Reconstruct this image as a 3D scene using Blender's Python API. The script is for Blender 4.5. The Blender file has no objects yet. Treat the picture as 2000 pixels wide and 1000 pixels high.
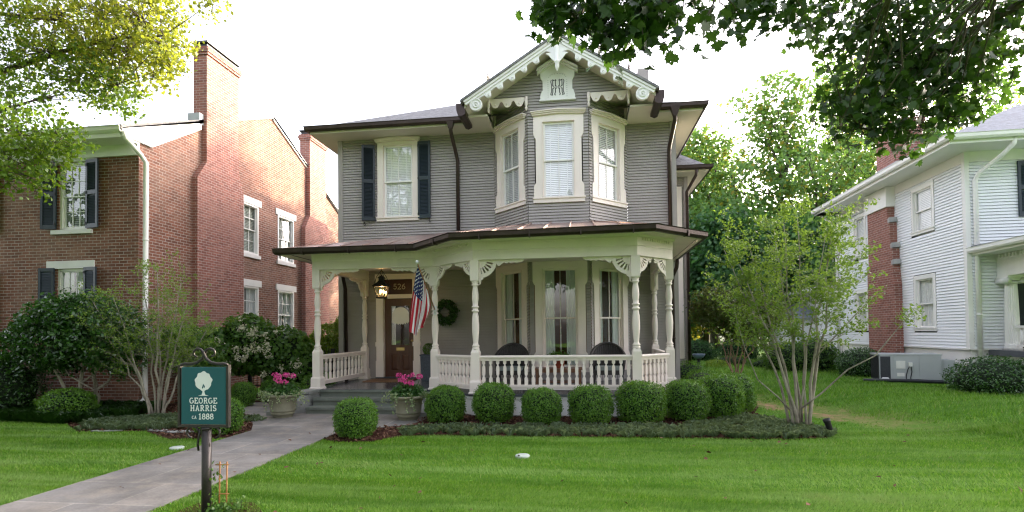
import bpy, math, random
import numpy as np
from mathutils import Vector, Matrix
S = bpy.context.scene
C = S.collection
R_ = math.radians
rnd = random.Random(7)
V = lambda *a: np.array(a, float)

# ------------------------------------------------------------ mesh builder
class Fr:
    """local frame: a along u, b along w, d along n (outwards)"""
    def __init__(s, o, u, n, w=(0, 0, 1)):
        s.o = np.array(o, float)
        s.u = np.array(u, float) / np.linalg.norm(u)
        s.n = np.array(n, float) / np.linalg.norm(n)
        s.w = np.array(w, float) / np.linalg.norm(w)
    def p(s, a, b, d=0.0):
        return s.o + s.u * a + s.w * b + s.n * d

class MB:
    def __init__(s):
        s.v = []; s.f = []; s.m = []; s.sm = []
    def add(s, vs, fs, mi=0, smooth=False):
        k = len(s.v)
        s.v.extend([tuple(map(float, x)) for x in vs])
        for f in fs:
            s.f.append([k + i for i in f]); s.m.append(mi); s.sm.append(smooth)
    def quad(s, *pts, mi=0):
        s.add(pts, [list(range(len(pts)))], mi)
    def hexa(s, P, mi=0):
        s.add(P, [(0, 3, 2, 1), (4, 5, 6, 7), (0, 1, 5, 4), (1, 2, 6, 5), (2, 3, 7, 6), (3, 0, 4, 7)], mi)
    def box(s, x0, x1, y0, y1, z0, z1, mi=0):
        s.hexa([(x0, y0, z0), (x1, y0, z0), (x1, y1, z0), (x0, y1, z0), (x0, y0, z1), (x1, y0, z1), (x1, y1, z1), (x0, y1, z1)], mi)
    def fbox(s, fr, a0, a1, b0, b1, d0, d1, mi=0):
        q = fr.p
        s.hexa([q(a0, b0, d1), q(a1, b0, d1), q(a1, b0, d0), q(a0, b0, d0), q(a0, b1, d1), q(a1, b1, d1), q(a1, b1, d0), q(a0, b1, d0)], mi)
    def prism(s, fr, poly, d0, d1, mi=0):
        n = len(poly)
        vs = [fr.p(a, b, d1) for a, b in poly] + [fr.p(a, b, d0) for a, b in poly]
        fs = [list(range(n)), list(range(2 * n - 1, n - 1, -1))]
        for i in range(n):
            j = (i + 1) % n
            fs.append((i, n + i, n + j, j))
        s.add(vs, fs, mi)
    def plate(s, fr, polys, d0, d1, mi=0):
        """several polygons sharing corners, made into one plate with side walls on the free edges"""
        idx = {}; pts = []; faces = []; cnt = {}
        for poly in polys:
            f = []
            for a, b in poly:
                k = (round(a, 4), round(b, 4))
                if k not in idx:
                    idx[k] = len(pts); pts.append(k)
                if not f or f[-1] != idx[k]: f.append(idx[k])
            if f[0] == f[-1]: f.pop()
            if len(f) < 3: continue
            faces.append(f)
            for i in range(len(f)):
                cnt[(f[i], f[(i + 1) % len(f)])] = 1
        n = len(pts)
        vs = [fr.p(a, b, d1) for a, b in pts] + [fr.p(a, b, d0) for a, b in pts]
        fs = [f for f in faces] + [[n + i for i in reversed(f)] for f in faces]
        for (i, j) in cnt:
            if (j, i) not in cnt: fs.append((i, n + i, n + j, j))
        s.add(vs, fs, mi)
    def tube(s, pts, rad, n=8, mi=0, cap=True):
        pts = [np.array(p, float) for p in pts]
        if not hasattr(rad, '__len__'): rad = [rad] * len(pts)
        vs = []; fs = []; up = None
        for i, p in enumerate(pts):
            t = pts[min(i + 1, len(pts) - 1)] - pts[max(i - 1, 0)]
            t = t / (np.linalg.norm(t) + 1e-9)
            if up is None:
                up = V(0, 0, 1) if abs(t[2]) < .9 else V(1, 0, 0)
            x = np.cross(up, t); x /= np.linalg.norm(x) + 1e-9
            y = np.cross(t, x); up = y
            for k in range(n):
                a = 2 * math.pi * k / n
                vs.append(p + rad[i] * (math.cos(a) * x + math.sin(a) * y))
        for i in range(len(pts) - 1):
            for k in range(n):
                fs.append((i * n + k, i * n + (k + 1) % n, (i + 1) * n + (k + 1) % n, (i + 1) * n + k))
        if cap:
            fs.append(list(range(n - 1, -1, -1))); fs.append([(len(pts) - 1) * n + k for k in range(n)])
        s.add(vs, fs, mi, True)
    def lathe(s, c, prof, n=16, mi=0, axis=None, smooth=True, rot=0.0, tilt=None):
        c = np.array(c, float); vs = []; fs = []
        ax = np.array(axis, float) / np.linalg.norm(axis) if axis is not None else V(0, 0, 1)
        x = np.cross(V(0, 1, 0) if abs(ax[1]) < .9 else V(1, 0, 0), ax); x /= np.linalg.norm(x); y = np.cross(ax, x)
        for r, z in prof:
            for k in range(n):
                a = rot + 2 * math.pi * k / n
                vs.append(c + ax * z + r * (math.cos(a) * x + math.sin(a) * y))
        m = len(prof)
        for i in range(m - 1):
            for k in range(n):
                fs.append((i * n + k, i * n + (k + 1) % n, (i + 1) * n + (k + 1) % n, (i + 1) * n + k))
        fs.append(list(range(n - 1, -1, -1))); fs.append([(m - 1) * n + k for k in range(n)])
        s.add(vs, fs, mi, smooth)
    def sq(s, c, prof, mi=0):
        """square-section turned profile: (half width, z)"""
        s.lathe(c, [(r * math.sqrt(2), z) for r, z in prof], 4, mi, smooth=False, rot=math.pi / 4)
    def sweep(s, path, prof, closed=False, mi=0, cap=True):
        """sweep a closed profile (o outwards to the right of travel, z) along a plan path with mitres; path points (x,y[,z])"""
        P = [np.array(p[:2], float) for p in path]; Z = [p[2] if len(p) > 2 else 0.0 for p in path]
        n = len(P); vs = []; m = len(prof)
        for i in range(n):
            ds = []
            if i > 0 or closed: ds.append(P[i] - P[i - 1])
            if i < n - 1 or closed: ds.append(P[(i + 1) % n] - P[i])
            ns = [np.array([d[1], -d[0]]) / np.linalg.norm(d) for d in ds]
            if len(ns) == 2:
                b = ns[0] + ns[1]; b = b / np.linalg.norm(b); k = 1 / max(.3, b @ ns[0]); nn = b * k
            else: nn = ns[0]
            for o, z in prof:
                q = P[i] + nn * o
                vs.append((q[0], q[1], z + Z[i]))
        fs = []
        for i in range(n if closed else n - 1):
            j = (i + 1) % n
            for k in range(m):
                l = (k + 1) % m
                fs.append((i * m + k, i * m + l, j * m + l, j * m + k))
        if cap and not closed:
            fs.append(list(range(m - 1, -1, -1))); fs.append([(n - 1) * m + k for k in range(m)])
        s.add(vs, fs, mi)
    def build(s, name, mat, parent=None, fix=True):
        me = bpy.data.meshes.new(name)
        me.from_pydata(s.v, [], s.f)
        for m in (mat if isinstance(mat, (list, tuple)) else [mat]): me.materials.append(m)
        me.polygons.foreach_set('material_index', s.m)
        me.polygons.foreach_set('use_smooth', s.sm)
        if fix:
            import bmesh
            bm = bmesh.new(); bm.from_mesh(me)
            bmesh.ops.recalc_face_normals(bm, faces=bm.faces[:]); bm.to_mesh(me); bm.free()
        me.update()
        o = bpy.data.objects.new(name, me); C.objects.link(o)
        if parent is not None: par(o, parent)
        return o

def par(o, parent):
    o.parent = parent
    o.matrix_parent_inverse = Matrix() if is_local(parent) else wm(parent).inverted()
def is_local(o):
    while o is not None:
        if o.get('local'): return True
        o = o.parent
    return False
def wm(o):
    m = o.matrix_basis.copy()
    if o.parent is not None: m = wm(o.parent) @ o.matrix_parent_inverse @ m
    return m
def tag(o, label=None, cat=None, group=None, kind=None):
    if label: o['label'] = label
    if cat: o['category'] = cat
    if group: o['group'] = group
    if kind: o['kind'] = kind
    return o
def thing(name, label, cat, loc=(0, 0, 0), rz=0, group=None, local=False):
    o = bpy.data.objects.new(name, None); C.objects.link(o)
    o.location = loc; o.rotation_euler = (0, 0, rz); o.empty_display_size = .2
    if local: o['local'] = 1
    return tag(o, label, cat, group)
def dup(root, loc, rz=0, scale=None, label=None):
    r = root.copy(); C.objects.link(r); r.location = loc; r.rotation_euler = (0, 0, rz)
    if scale is not None: r.scale = scale
    if label: r['label'] = label
    for ch in list(root.children):
        c = ch.copy(); C.objects.link(c); c.parent = r; c.matrix_parent_inverse = ch.matrix_parent_inverse.copy()
        for g in list(ch.children):
            d = g.copy(); C.objects.link(d); d.parent = c; d.matrix_parent_inverse = g.matrix_parent_inverse.copy()
    return r

# ------------------------------------------------------------ materials
class NT:
    def __init__(s, name):
        s.mat = bpy.data.materials.new(name); s.mat.use_nodes = True
        s.t = s.mat.node_tree; s.t.nodes.clear()
        s.out = s.n('ShaderNodeOutputMaterial')
    def n(s, typ, **kw):
        nd = s.t.nodes.new(typ)
        for k, v in kw.items():
            if k in nd.inputs: nd.inputs[k].default_value = v
            else: setattr(nd, k, v)
        return nd
    def l(s, a, b): s.t.links.new(a, b)
    def pos(s):
        return s.n('ShaderNodeNewGeometry').outputs['Position']
    def obj(s):
        return s.n('ShaderNodeTexCoord').outputs['Object']
    def math(s, op, a, b=None, clamp=False):
        m = s.n('ShaderNodeMath', operation=op, use_clamp=clamp)
        for i, x in enumerate((a, b)):
            if x is None: continue
            if isinstance(x, (int, float)): m.inputs[i].default_value = x
            else: s.l(x, m.inputs[i])
        return m.outputs[0]
    def noise(s, vec, scale, detail=3, rough=.55, stretch=None):
        if stretch:
            mp = s.n('ShaderNodeVectorMath', operation='MULTIPLY'); mp.inputs[1].default_value = stretch
            s.l(vec, mp.inputs[0]); vec = mp.outputs[0]
        nd = s.n('ShaderNodeTexNoise', Scale=scale, Detail=detail, Roughness=rough); s.l(vec, nd.inputs['Vector'])
        return nd.outputs['Fac']
    def ramp(s, fac, stops):
        r = s.n('ShaderNodeValToRGB'); e = r.color_ramp.elements
        while len(e) < len(stops): e.new(.5)
        for x, (p, c) in zip(e, stops): x.position = p; x.color = (*c, 1) if len(c) == 3 else c
        s.l(fac, r.inputs[0]); return r.outputs['Color']
    def mix(s, fac, a, b, mode='MIX'):
        m = s.n('ShaderNodeMix', data_type='RGBA', blend_type=mode)
        for sock, x in ((m.inputs[0], fac), (m.inputs[6], a), (m.inputs[7], b)):
            if isinstance(x, (int, float)): sock.default_value = x
            elif isinstance(x, tuple): sock.default_value = (*x, 1) if len(x) == 3 else x
            else: s.l(x, sock)
        return m.outputs[2]
    def bump(s, h, strength, dist=.01):
        b = s.n('ShaderNodeBump', Strength=strength, Distance=dist); s.l(h, b.inputs['Height']); return b.outputs[0]
    def bsdf(s, col, rough=.6, metal=0, spec=.5, normal=None, coat=0):
        b = s.n('ShaderNodeBsdfPrincipled', Metallic=metal)
        if isinstance(rough, (int, float)): b.inputs['Roughness'].default_value = rough
        else: s.l(rough, b.inputs['Roughness'])
        b.inputs['Specular IOR Level'].default_value = spec
        b.inputs['Coat Weight'].default_value = coat
        if isinstance(col, tuple): b.inputs['Base Color'].default_value = (*col, 1)
        else: s.l(col, b.inputs['Base Color'])
        if normal is not None: s.l(normal, b.inputs['Normal'])
        return b.outputs[0]
    def done(s, sh):
        s.l(sh, s.out.inputs['Surface']); return s.mat

def scl(c, k): return tuple(min(1, x * k) for x in c)
def paint(name, col, rough=.5, var=.12, scale=3.0, bump=.15, fine=60, metal=0, spec=.4, stretch=None, grime=None):
    t = NT(name); P = t.pos()
    n1 = t.noise(P, scale, 4, .6, stretch); n2 = t.noise(P, fine, 3, .6, stretch)
    c = t.ramp(n1, [(.3, scl(col, 1 - var)), (.7, scl(col, 1 + var))])
    c = t.mix(.25, c, t.ramp(n2, [(.3, scl(col, 1 - var)), (.7, scl(col, 1 + var))]))
    if grime:
        c = t.mix(t.ramp(t.noise(P, .9, 5, .7, (1, 1, .45)), [(.52, (0, 0, 0)), (.75, (.55,) * 3)]), c, grime)
    r = t.math('ADD', t.math('MULTIPLY', n2, .2), rough - .1)
    return t.done(t.bsdf(c, r, metal, spec, t.bump(n2, bump)))

def brick(name, c1, c2, mortar, bw=.205, bh=.072, wash=None, fr=None):
    t = NT(name); P = t.pos()
    sp = t.n('ShaderNodeSeparateXYZ'); t.l(P, sp.inputs[0])
    u = t.math('ADD', sp.outputs[0], sp.outputs[1])
    cb = t.n('ShaderNodeCombineXYZ'); t.l(u, cb.inputs[0]); t.l(sp.outputs[2], cb.inputs[1])
    wob = t.n('ShaderNodeTexNoise', Scale=3.0); t.l(P, wob.inputs['Vector'])
    vm = t.n('ShaderNodeVectorMath', operation='SCALE'); vm.inputs['Scale'].default_value = .012; t.l(wob.outputs['Color'], vm.inputs[0])
    va = t.n('ShaderNodeVectorMath', operation='ADD'); t.l(cb.outputs[0], va.inputs[0]); t.l(vm.outputs[0], va.inputs[1])
    b = t.n('ShaderNodeTexBrick', Scale=1.0); b.offset = .5
    b.inputs['Brick Width'].default_value = bw; b.inputs['Row Height'].default_value = bh
    b.inputs['Mortar Size'].default_value = .0075; b.inputs['Mortar Smooth'].default_value = .3; b.inputs['Bias'].default_value = -.1
    b.inputs['Color1'].default_value = (*c1, 1); b.inputs['Color2'].default_value = (*c2, 1); b.inputs['Mortar'].default_value = (*mortar, 1)
    t.l(va.outputs[0], b.inputs['Vector'])
    big = t.noise(P, .55, 5, .62); mid = t.noise(P, 4.5, 4, .6); fin = t.noise(P, 70, 2)
    c = t.mix(t.ramp(mid, [(.35, (0,) * 3), (.8, (.6,) * 3)]), b.outputs['Color'], scl(c1, .62))
    c = t.mix(t.ramp(big, [(.45, (0,) * 3), (.7, (.42,) * 3)]), c, wash or scl(mortar, 1.0))
    c = t.mix(.3, c, t.ramp(fin, [(.3, (.75,) * 3), (.7, (1.2,) * 3)]), 'MULTIPLY')
    h = t.math('SUBTRACT', t.math('MULTIPLY', fin, .3), b.outputs['Fac'])
    return t.done(t.bsdf(c, .88, 0, .25, t.bump(h, .55, .012)))

def shingle(name, c1, c2):
    t = NT(name); P = t.pos()
    sp = t.n('ShaderNodeSeparateXYZ'); t.l(P, sp.inputs[0])
    u = t.math('ADD', sp.outputs[0], t.math('MULTIPLY', sp.outputs[1], .83))
    cb = t.n('ShaderNodeCombineXYZ'); t.l(u, cb.inputs[0]); t.l(t.math('MULTIPLY', sp.outputs[2], 2.0), cb.inputs[1])
    b = t.n('ShaderNodeTexBrick', Scale=1.0)
    b.inputs['Brick Width'].default_value = .3; b.inputs['Row Height'].default_value = .14
    b.inputs['Mortar Size'].default_value = .008; b.inputs['Bias'].default_value = 0
    b.inputs['Color1'].default_value = (*c1, 1); b.inputs['Color2'].default_value = (*c2, 1); b.inputs['Mortar'].default_value = (*scl(c1, .45), 1)
    t.l(cb.outputs[0], b.inputs['Vector'])
    f = t.noise(P, 9, 4, .7)
    c = t.mix(.6, b.outputs['Color'], t.ramp(f, [(.3, scl(c1, .6)), (.7, scl(c2, 1.3))]))
    return t.done(t.bsdf(c, .9, 0, .2, t.bump(t.noise(P, 50, 2), .5, .01)))

def leafmat(name, cols, trans=.42, rough=.45, spec=.4, tcol=None):
    """leaf: per-leaf random colour, diffuse + gloss on top, light passing through"""
    t = NT(name)
    g = t.n('ShaderNodeNewGeometry')
    st = [(i / max(1, len(cols) - 1), c) for i, c in enumerate(cols)]
    c = t.ramp(g.outputs['Random Per Island'], st)
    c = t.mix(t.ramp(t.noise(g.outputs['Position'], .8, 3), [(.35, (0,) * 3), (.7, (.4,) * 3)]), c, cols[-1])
    d = t.bsdf(c, rough, 0, spec)
    tr = t.n('ShaderNodeBsdfTranslucent')
    tc = t.mix(.5, c, tcol or scl((cols[-1][0] * 1.6, cols[-1][1] * 1.5, cols[-1][2] * .6), 1.3)); t.l(tc, tr.inputs[0])
    m = t.n('ShaderNodeMixShader'); m.inputs[0].default_value = trans
    t.l(d, m.inputs[1]); t.l(tr.outputs[0], m.inputs[2])
    return t.done(m.outputs[0])

def glass(name, tint=(.9, .95, .95), ior=1.75):
    t = NT(name)
    tr = t.n('ShaderNodeBsdfTransparent'); tr.inputs[0].default_value = (*tint, 1)
    gl = t.n('ShaderNodeBsdfGlossy', Roughness=.015)
    nz = t.noise(t.pos(), 2.2, 2)
    t.l(t.bump(nz, .06, .05), gl.inputs['Normal'])
    fz = t.n('ShaderNodeFresnel'); g = t.n('ShaderNodeNewGeometry')
    t.l(t.math('ADD', t.math('MULTIPLY', g.outputs['Backfacing'], 1 / ior - ior), ior), fz.inputs['IOR'])
    m = t.n('ShaderNodeMixShader'); t.l(fz.outputs[0], m.inputs[0]); t.l(tr.outputs[0], m.inputs[1]); t.l(gl.outputs[0], m.inputs[2])
    return t.done(m.outputs[0])

def barkmat(name, col, dark, scale=12):
    t = NT(name); P = t.pos()
    n = t.noise(P, scale, 5, .7, (1, 1, .25)); n2 = t.noise(P, scale * .25, 3)
    c = t.ramp(n, [(.3, dark), (.65, col)]); c = t.mix(t.ramp(n2, [(.45, (0,) * 3), (.65, (.5,) * 3)]), c, scl(col, 1.25))
    return t.done(t.bsdf(c, .9, 0, .2, t.bump(n, .8, .02)))

M = {}
M['siding'] = paint('siding_paint', (.340, .313, .296), .55, .07, 1.3, .08, 30, stretch=(1, 1, 3), grime=(.27, .245, .225))
M['cream'] = paint('cream_trim_paint', (.80, .715, .655), .45, .05, 1.2, .05, 40, grime=(.62, .59, .50))
M['white'] = paint('white_trim_paint', (.80, .79, .76), .45, .04, 1.2, .05, 40, grime=(.66, .65, .60))
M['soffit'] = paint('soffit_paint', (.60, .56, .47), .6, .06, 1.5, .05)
M['white_siding'] = paint('white_siding_paint', (.78, .80, .82), .5, .04, 1.0, .06, 30, grime=(.62, .63, .62))
M['gutter'] = paint('aged_copper_gutter', (.050, .034, .030), .42, .35, 3.0, .15, 25, metal=.55, spec=.5)
M['copper_roof'] = paint('aged_copper_roof', (.33, .245, .215), .42, .3, 1.6, .1, 14, metal=.6)
M['shingle'] = shingle('grey_shingles', (.13, .13, .135), (.24, .235, .235))
M['slate'] = shingle('blue_grey_shingles', (.12, .14, .17), (.20, .22, .26))
M['brick'] = brick('red_brick', (.245, .100, .064), (.115, .048, .034), (.42, .375, .33), wash=(.34, .235, .175))
M['brick_chim'] = brick('chimney_brick', (.32, .125, .095), (.17, .065, .050), (.44, .38, .34), wash=(.34, .19, .155))
M['stone'] = paint('grey_stone', (.34, .34, .33), .85, .2, 4, .5, 30)
M['lintel'] = paint('white_stone', (.72, .71, .68), .7, .06, 2, .1, grime=(.58, .56, .52))
M['shutter_blue'] = paint('shutter_paint', (.028, .041, .053), .42, .15, 3, .05)
M['shutter_dark'] = paint('dark_shutter_paint', (.022, .030, .038), .42, .15, 3, .05)
M['glass'] = glass('window_glass', ior=1.9); M['glass_up'] = glass('upper_window_glass', tint=(.97, .98, .98), ior=2.0); M['glass_plain'] = glass('plain_window_glass', tint=(.96, .97, .97), ior=1.45); M['blind_dim'] = paint('dimmed_blind_slats', (.33, .34, .28), .5, .05, 2, 0)  # dim blind is a darkened copy, window reflections put into its colour
M['blind'] = paint('blind_slats', (.84, .84, .83), .5, .03, 2, 0)
M['curtain'] = paint('sheer_curtain', (.80, .80, .77), .9, .08, 3, .1, 40, stretch=(6, 6, .4))
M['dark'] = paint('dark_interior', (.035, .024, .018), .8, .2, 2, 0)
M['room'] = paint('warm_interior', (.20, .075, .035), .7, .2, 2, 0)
M['deck'] = paint('grey_deck_paint', (.085, .092, .105), .22, .15, 2, .06, 20, spec=.6)
M['wood'] = paint('mahogany_door', (.085, .030, .014), .34, .3, 5, .12, 40, spec=.5, stretch=(6, 6, .6))
M['wood_dark'] = paint('dark_red_transom', (.05, .012, .009), .35, .2, 4, .05)
M['teak'] = paint('brown_table_wood', (.16, .075, .040), .5, .25, 5, .1, 30, stretch=(.6, 6, 6))
M['brass'] = paint('brass', (.55, .40, .16), .35, .1, 4, 0, metal=.9)
M['gold'] = paint('gold_leaf_numerals', (.46, .38, .24), .45, .1, 4, 0)
M['black'] = paint('black_iron', (.016, .016, .017), .45, .2, 8, .1)
M['iron'] = paint('dark_bronze_iron', (.045, .040, .038), .38, .25, 10, .25, 80, metal=.5)
M['wicker'] = paint('black_wicker', (.034, .031, .030), .5, .4, 40, .9, 90)
M['cushion'] = paint('grey_green_cushion', (.20, .23, .215), .9, .1, 6, .2)
M['terracotta'] = paint('red_pot', (.25, .055, .030), .6, .1, 5, .1)
M['urn'] = paint('olive_stone_pot', (.215, .205, .140), .75, .2, 5, .25, 45, grime=(.13, .13, .09))
M['slatebox'] = paint('slate_planter', (.060, .072, .090), .6, .35, 30, .2, 60)
M['mat'] = paint('coir_mat', (.20, .105, .055), .95, .2, 30, .6, 120)
M['concrete'] = paint('weathered_concrete', (.255, .26, .245), .85, .22, 2.2, .35, 35, grime=(.13, .15, .125))
M['step'] = paint('mossy_concrete_step', (.15, .165, .14), .85, .25, 3, .35, 35, grime=(.085, .115, .09))
M['ac'] = paint('grey_ac_paint', (.40, .42, .43), .45, .05, 2, .05)
M['ac_dark'] = paint('ac_grille', (.035, .037, .045), .6, .2, 30, .3)
M['pvc'] = paint('white_pvc', (.75, .76, .76), .35, .03, 2, 0)
M['hose'] = paint('black_drain_pipe', (.02, .022, .028), .5, .2, 6, .1)
M['timber'] = paint('old_timber', (.10, .075, .055), .9, .3, 8, .4)
M['bamboo'] = paint('bamboo_stake', (.36, .17, .055), .55, .2, 9, .15)
M['sign'] = paint('teal_sign_paint', (.003, .088, .112), .35, .04, 2, 0)
M['signwhite'] = paint('white_lettering', (.78, .80, .80), .5, .02, 2, 0)
M['bark'] = barkmat('tree_bark', (.10, .085, .068), (.035, .028, .022))
M['palebark'] = barkmat('pale_mottled_bark', (.36, .33, .27), (.13, .11, .085), 14)
M['tanbark'] = barkmat('tan_bark', (.30, .20, .13), (.12, .075, .05), 14)
M['red'] = paint('flag_red', (.40, .012, .028), .75, .05, 6, .1)
M['flagwhite'] = paint('flag_white', (.76, .76, .78), .75, .03, 6, .1)
M['navy'] = paint('flag_navy', (.012, .022, .105), .75, .08, 6, .1)
M['polewood'] = paint('flag_pole_wood', (.32, .17, .08), .45, .1, 8, .05)
M['disc'] = paint('valve_cover', (.42, .47, .42), .6, .08, 5, .1)
# emission for the lantern's flames
t_ = NT('lantern_flame'); e_ = t_.n('ShaderNodeEmission', Strength=9.0); e_.inputs[0].default_value = (1, .48, .14, 1); M['flame'] = t_.done(e_.outputs[0])
# foliage
M['boxwood'] = leafmat('boxwood_leaf', [(.028, .092, .010), (.062, .175, .015), (.135, .275, .030)], .32, .42)
M['boxcore'] = paint('boxwood_inside', (.008, .020, .005), .9, .3, 8, .2)  # near-black solid core behind the leaf shell of boxwoods and bushes
M['lf_dark'] = leafmat('dark_glossy_leaf', [(.012, .046, .010), (.022, .078, .014), (.050, .130, .020)], .25, .30, .6)
M['lf_mid'] = leafmat('mid_green_leaf', [(.030, .088, .015), (.052, .135, .020), (.095, .190, .030)], .40)
M['lf_light'] = leafmat('light_green_leaf', [(.085, .165, .022), (.140, .240, .032), (.230, .320, .050)], .45)
M['lf_new'] = leafmat('fresh_spring_leaf', [(.060, .135, .022), (.105, .200, .030), (.185, .285, .050)], .42)
M['lf_maple_dark'] = leafmat('maple_leaf_shaded', [(.014, .042, .009), (.024, .066, .012), (.042, .095, .016)], .28, .38, .5)  # silhouette darkness against the sky is put into this leaf colour
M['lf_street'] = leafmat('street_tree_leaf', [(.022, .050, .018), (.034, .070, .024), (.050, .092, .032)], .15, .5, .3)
M['lf_maple_backlit'] = leafmat('maple_leaf_backlit', [(.085, .155, .012), (.150, .215, .015), (.240, .260, .020)], .55, tcol=(.50, .52, .05))  # yellow of the backlight is painted into these leaves
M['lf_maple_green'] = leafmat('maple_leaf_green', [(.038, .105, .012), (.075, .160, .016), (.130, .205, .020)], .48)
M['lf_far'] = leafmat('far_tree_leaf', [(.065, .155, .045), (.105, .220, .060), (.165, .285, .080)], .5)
M['lf_far_dark'] = leafmat('shaded_tree_leaf', [(.018, .072, .026), (.034, .108, .036), (.060, .145, .044)], .42)  # darker copy of the far leaf, shade put into its colour
M['lf_far_sunlit'] = leafmat('sunlit_tree_leaf', [(.11, .17, .020), (.18, .22, .026), (.28, .26, .030)], .55, tcol=(.5, .45, .06))  # gold copy of the far leaf with the sun glow painted in
M['lf_bronze'] = leafmat('bronze_green_leaf', [(.028, .046, .012), (.050, .080, .016), (.090, .110, .022)], .38)
M['lf_cover'] = leafmat('dark_ground_cover_blade', [(.050, .100, .050), (.115, .185, .105), (.25, .34, .22)], .3, .4)
M['lf_varieg'] = leafmat('variegated_leaf', [(.06, .13, .04), (.13, .22, .09), (.36, .42, .25)], .3)
M['lf_geran'] = leafmat('geranium_leaf', [(.020, .075, .014), (.035, .11, .018), (.055, .14, .025)], .3)
M['pink'] = leafmat('pink_petal', [(.55, .03, .20), (.70, .07, .32), (.80, .16, .42)], .3, tcol=(.8, .1, .35))
M['blossom'] = leafmat('cream_blossom', [(.50, .52, .32), (.62, .62, .44), (.72, .70, .55)], .3, tcol=(.7, .7, .5))
M['chip'] = leafmat('mulch_chip', [(.045, .022, .014), (.095, .048, .030), (.20, .115, .075)], .0, .9, .1)
M['grass'] = None
# ------------------------------------------------------------ camera (eye 1.7 m above the lawn; y runs into the picture)
FPX, CYP, YAW, PIT, ROL = 1042.65, 625.147, .12825, .022862, -.011682
_c, _t = math.cos(YAW), math.sin(YAW)
_R = V(_c, _t, 0); _F = V(-_t, _c, 0); _U = V(0, 0, 1)
F3 = _F * math.cos(PIT) + _U * math.sin(PIT); _U2 = _U * math.cos(PIT) - _F * math.sin(PIT)
R3 = _R * math.cos(ROL) + _U2 * math.sin(ROL); U3 = _U2 * math.cos(ROL) - _R * math.sin(ROL)
EYE = V(0, 0, 1.7)
def ray(u, v): return R3 * (u - 1000) / FPX + U3 * (CYP - v) / FPX + F3
def at(u, v, Y):
    d = ray(u, v); return EYE + d * Y / d[1]
cd = bpy.data.cameras.new('camera'); cam = bpy.data.objects.new('camera', cd); C.objects.link(cam)
cam.matrix_world = Matrix(((R3[0], U3[0], -F3[0], 0), (R3[1], U3[1], -F3[1], 0), (R3[2], U3[2], -F3[2], 1.7), (0, 0, 0, 1)))
cd.sensor_width = 36; cd.lens = 36 * FPX / 2000; cd.shift_y = (CYP - 500) / 2000; cd.clip_end = 2000; cd.clip_start = .05
S.camera = cam

# ------------------------------------------------------------ shared building parts
def siding(mb, fr, z0, z1, interval, holes=(), ex=.074, lip=.026, g=.009):
    """lapped boards: each course a tilted strip with a shadowing lip, cut around the openings"""
    n = int(round((z1 - z0) / ex)); ex = (z1 - z0) / n
    for i in range(n):
        a = z0 + i * ex; b = a + ex
        lo, hi = interval(a), interval(b)
        segs = [(lo[0], lo[1], hi[0], hi[1])]
        for (h0, h1, k0, k1) in holes:
            if (a + b) / 2 > k0 and (a + b) / 2 < k1:
                new = []
                for (p, q, r, s_) in segs:
                    if h1 <= min(p, r) or h0 >= max(q, s_): new.append((p, q, r, s_)); continue
                    if h0 > p: new.append((p, h0, r, h0))
                    if h1 < q: new.append((h1, q, h1, s_))
                segs = new
        for (p, q, r, s_) in segs:
            if q - p < .005: continue
            mb.add([fr.p(p, a, lip), fr.p(q, a, lip), fr.p(s_, b - g, .006), fr.p(r, b - g, .006), fr.p(p, a, -.016), fr.p(q, a, -.016),
                    fr.p(s_, b - g, -.016), fr.p(r, b - g, -.016), fr.p(s_, b, -.016), fr.p(r, b, -.016)],
                   [(0, 1, 2, 3), (4, 5, 1, 0), (3, 2, 6, 7), (7, 6, 8, 9)])
const = lambda a, b: (lambda z: (a, b))

def cells(mb, fr, a0, a1, b0, b1, holes, reveal=.1, mi=0):
    """flat wall with real openings and their reveals"""
    A = sorted({a0, a1, *[h[0] for h in holes], *[h[1] for h in holes]}); B = sorted({b0, b1, *[h[2] for h in holes], *[h[3] for h in holes]})
    for i in range(len(A) - 1):
        for j in range(len(B) - 1):
            x, y = (A[i] + A[i + 1]) / 2, (B[j] + B[j + 1]) / 2
            if any(h[0] < x < h[1] and h[2] < y < h[3] for h in holes): continue
            mb.quad(fr.p(A[i], B[j]), fr.p(A[i + 1], B[j]), fr.p(A[i + 1], B[j + 1]), fr.p(A[i], B[j + 1]), mi=mi)
    for (p, q, r, s_) in holes:
        c = [(p, r), (q, r), (q, s_), (p, s_)]
        for i in range(4):
            (e, f), (g, h) = c[i], c[(i + 1) % 4]
            mb.quad(fr.p(e, f), fr.p(g, h), fr.p(g, h, -reveal), fr.p(e, f, -reveal), mi=mi)

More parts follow.
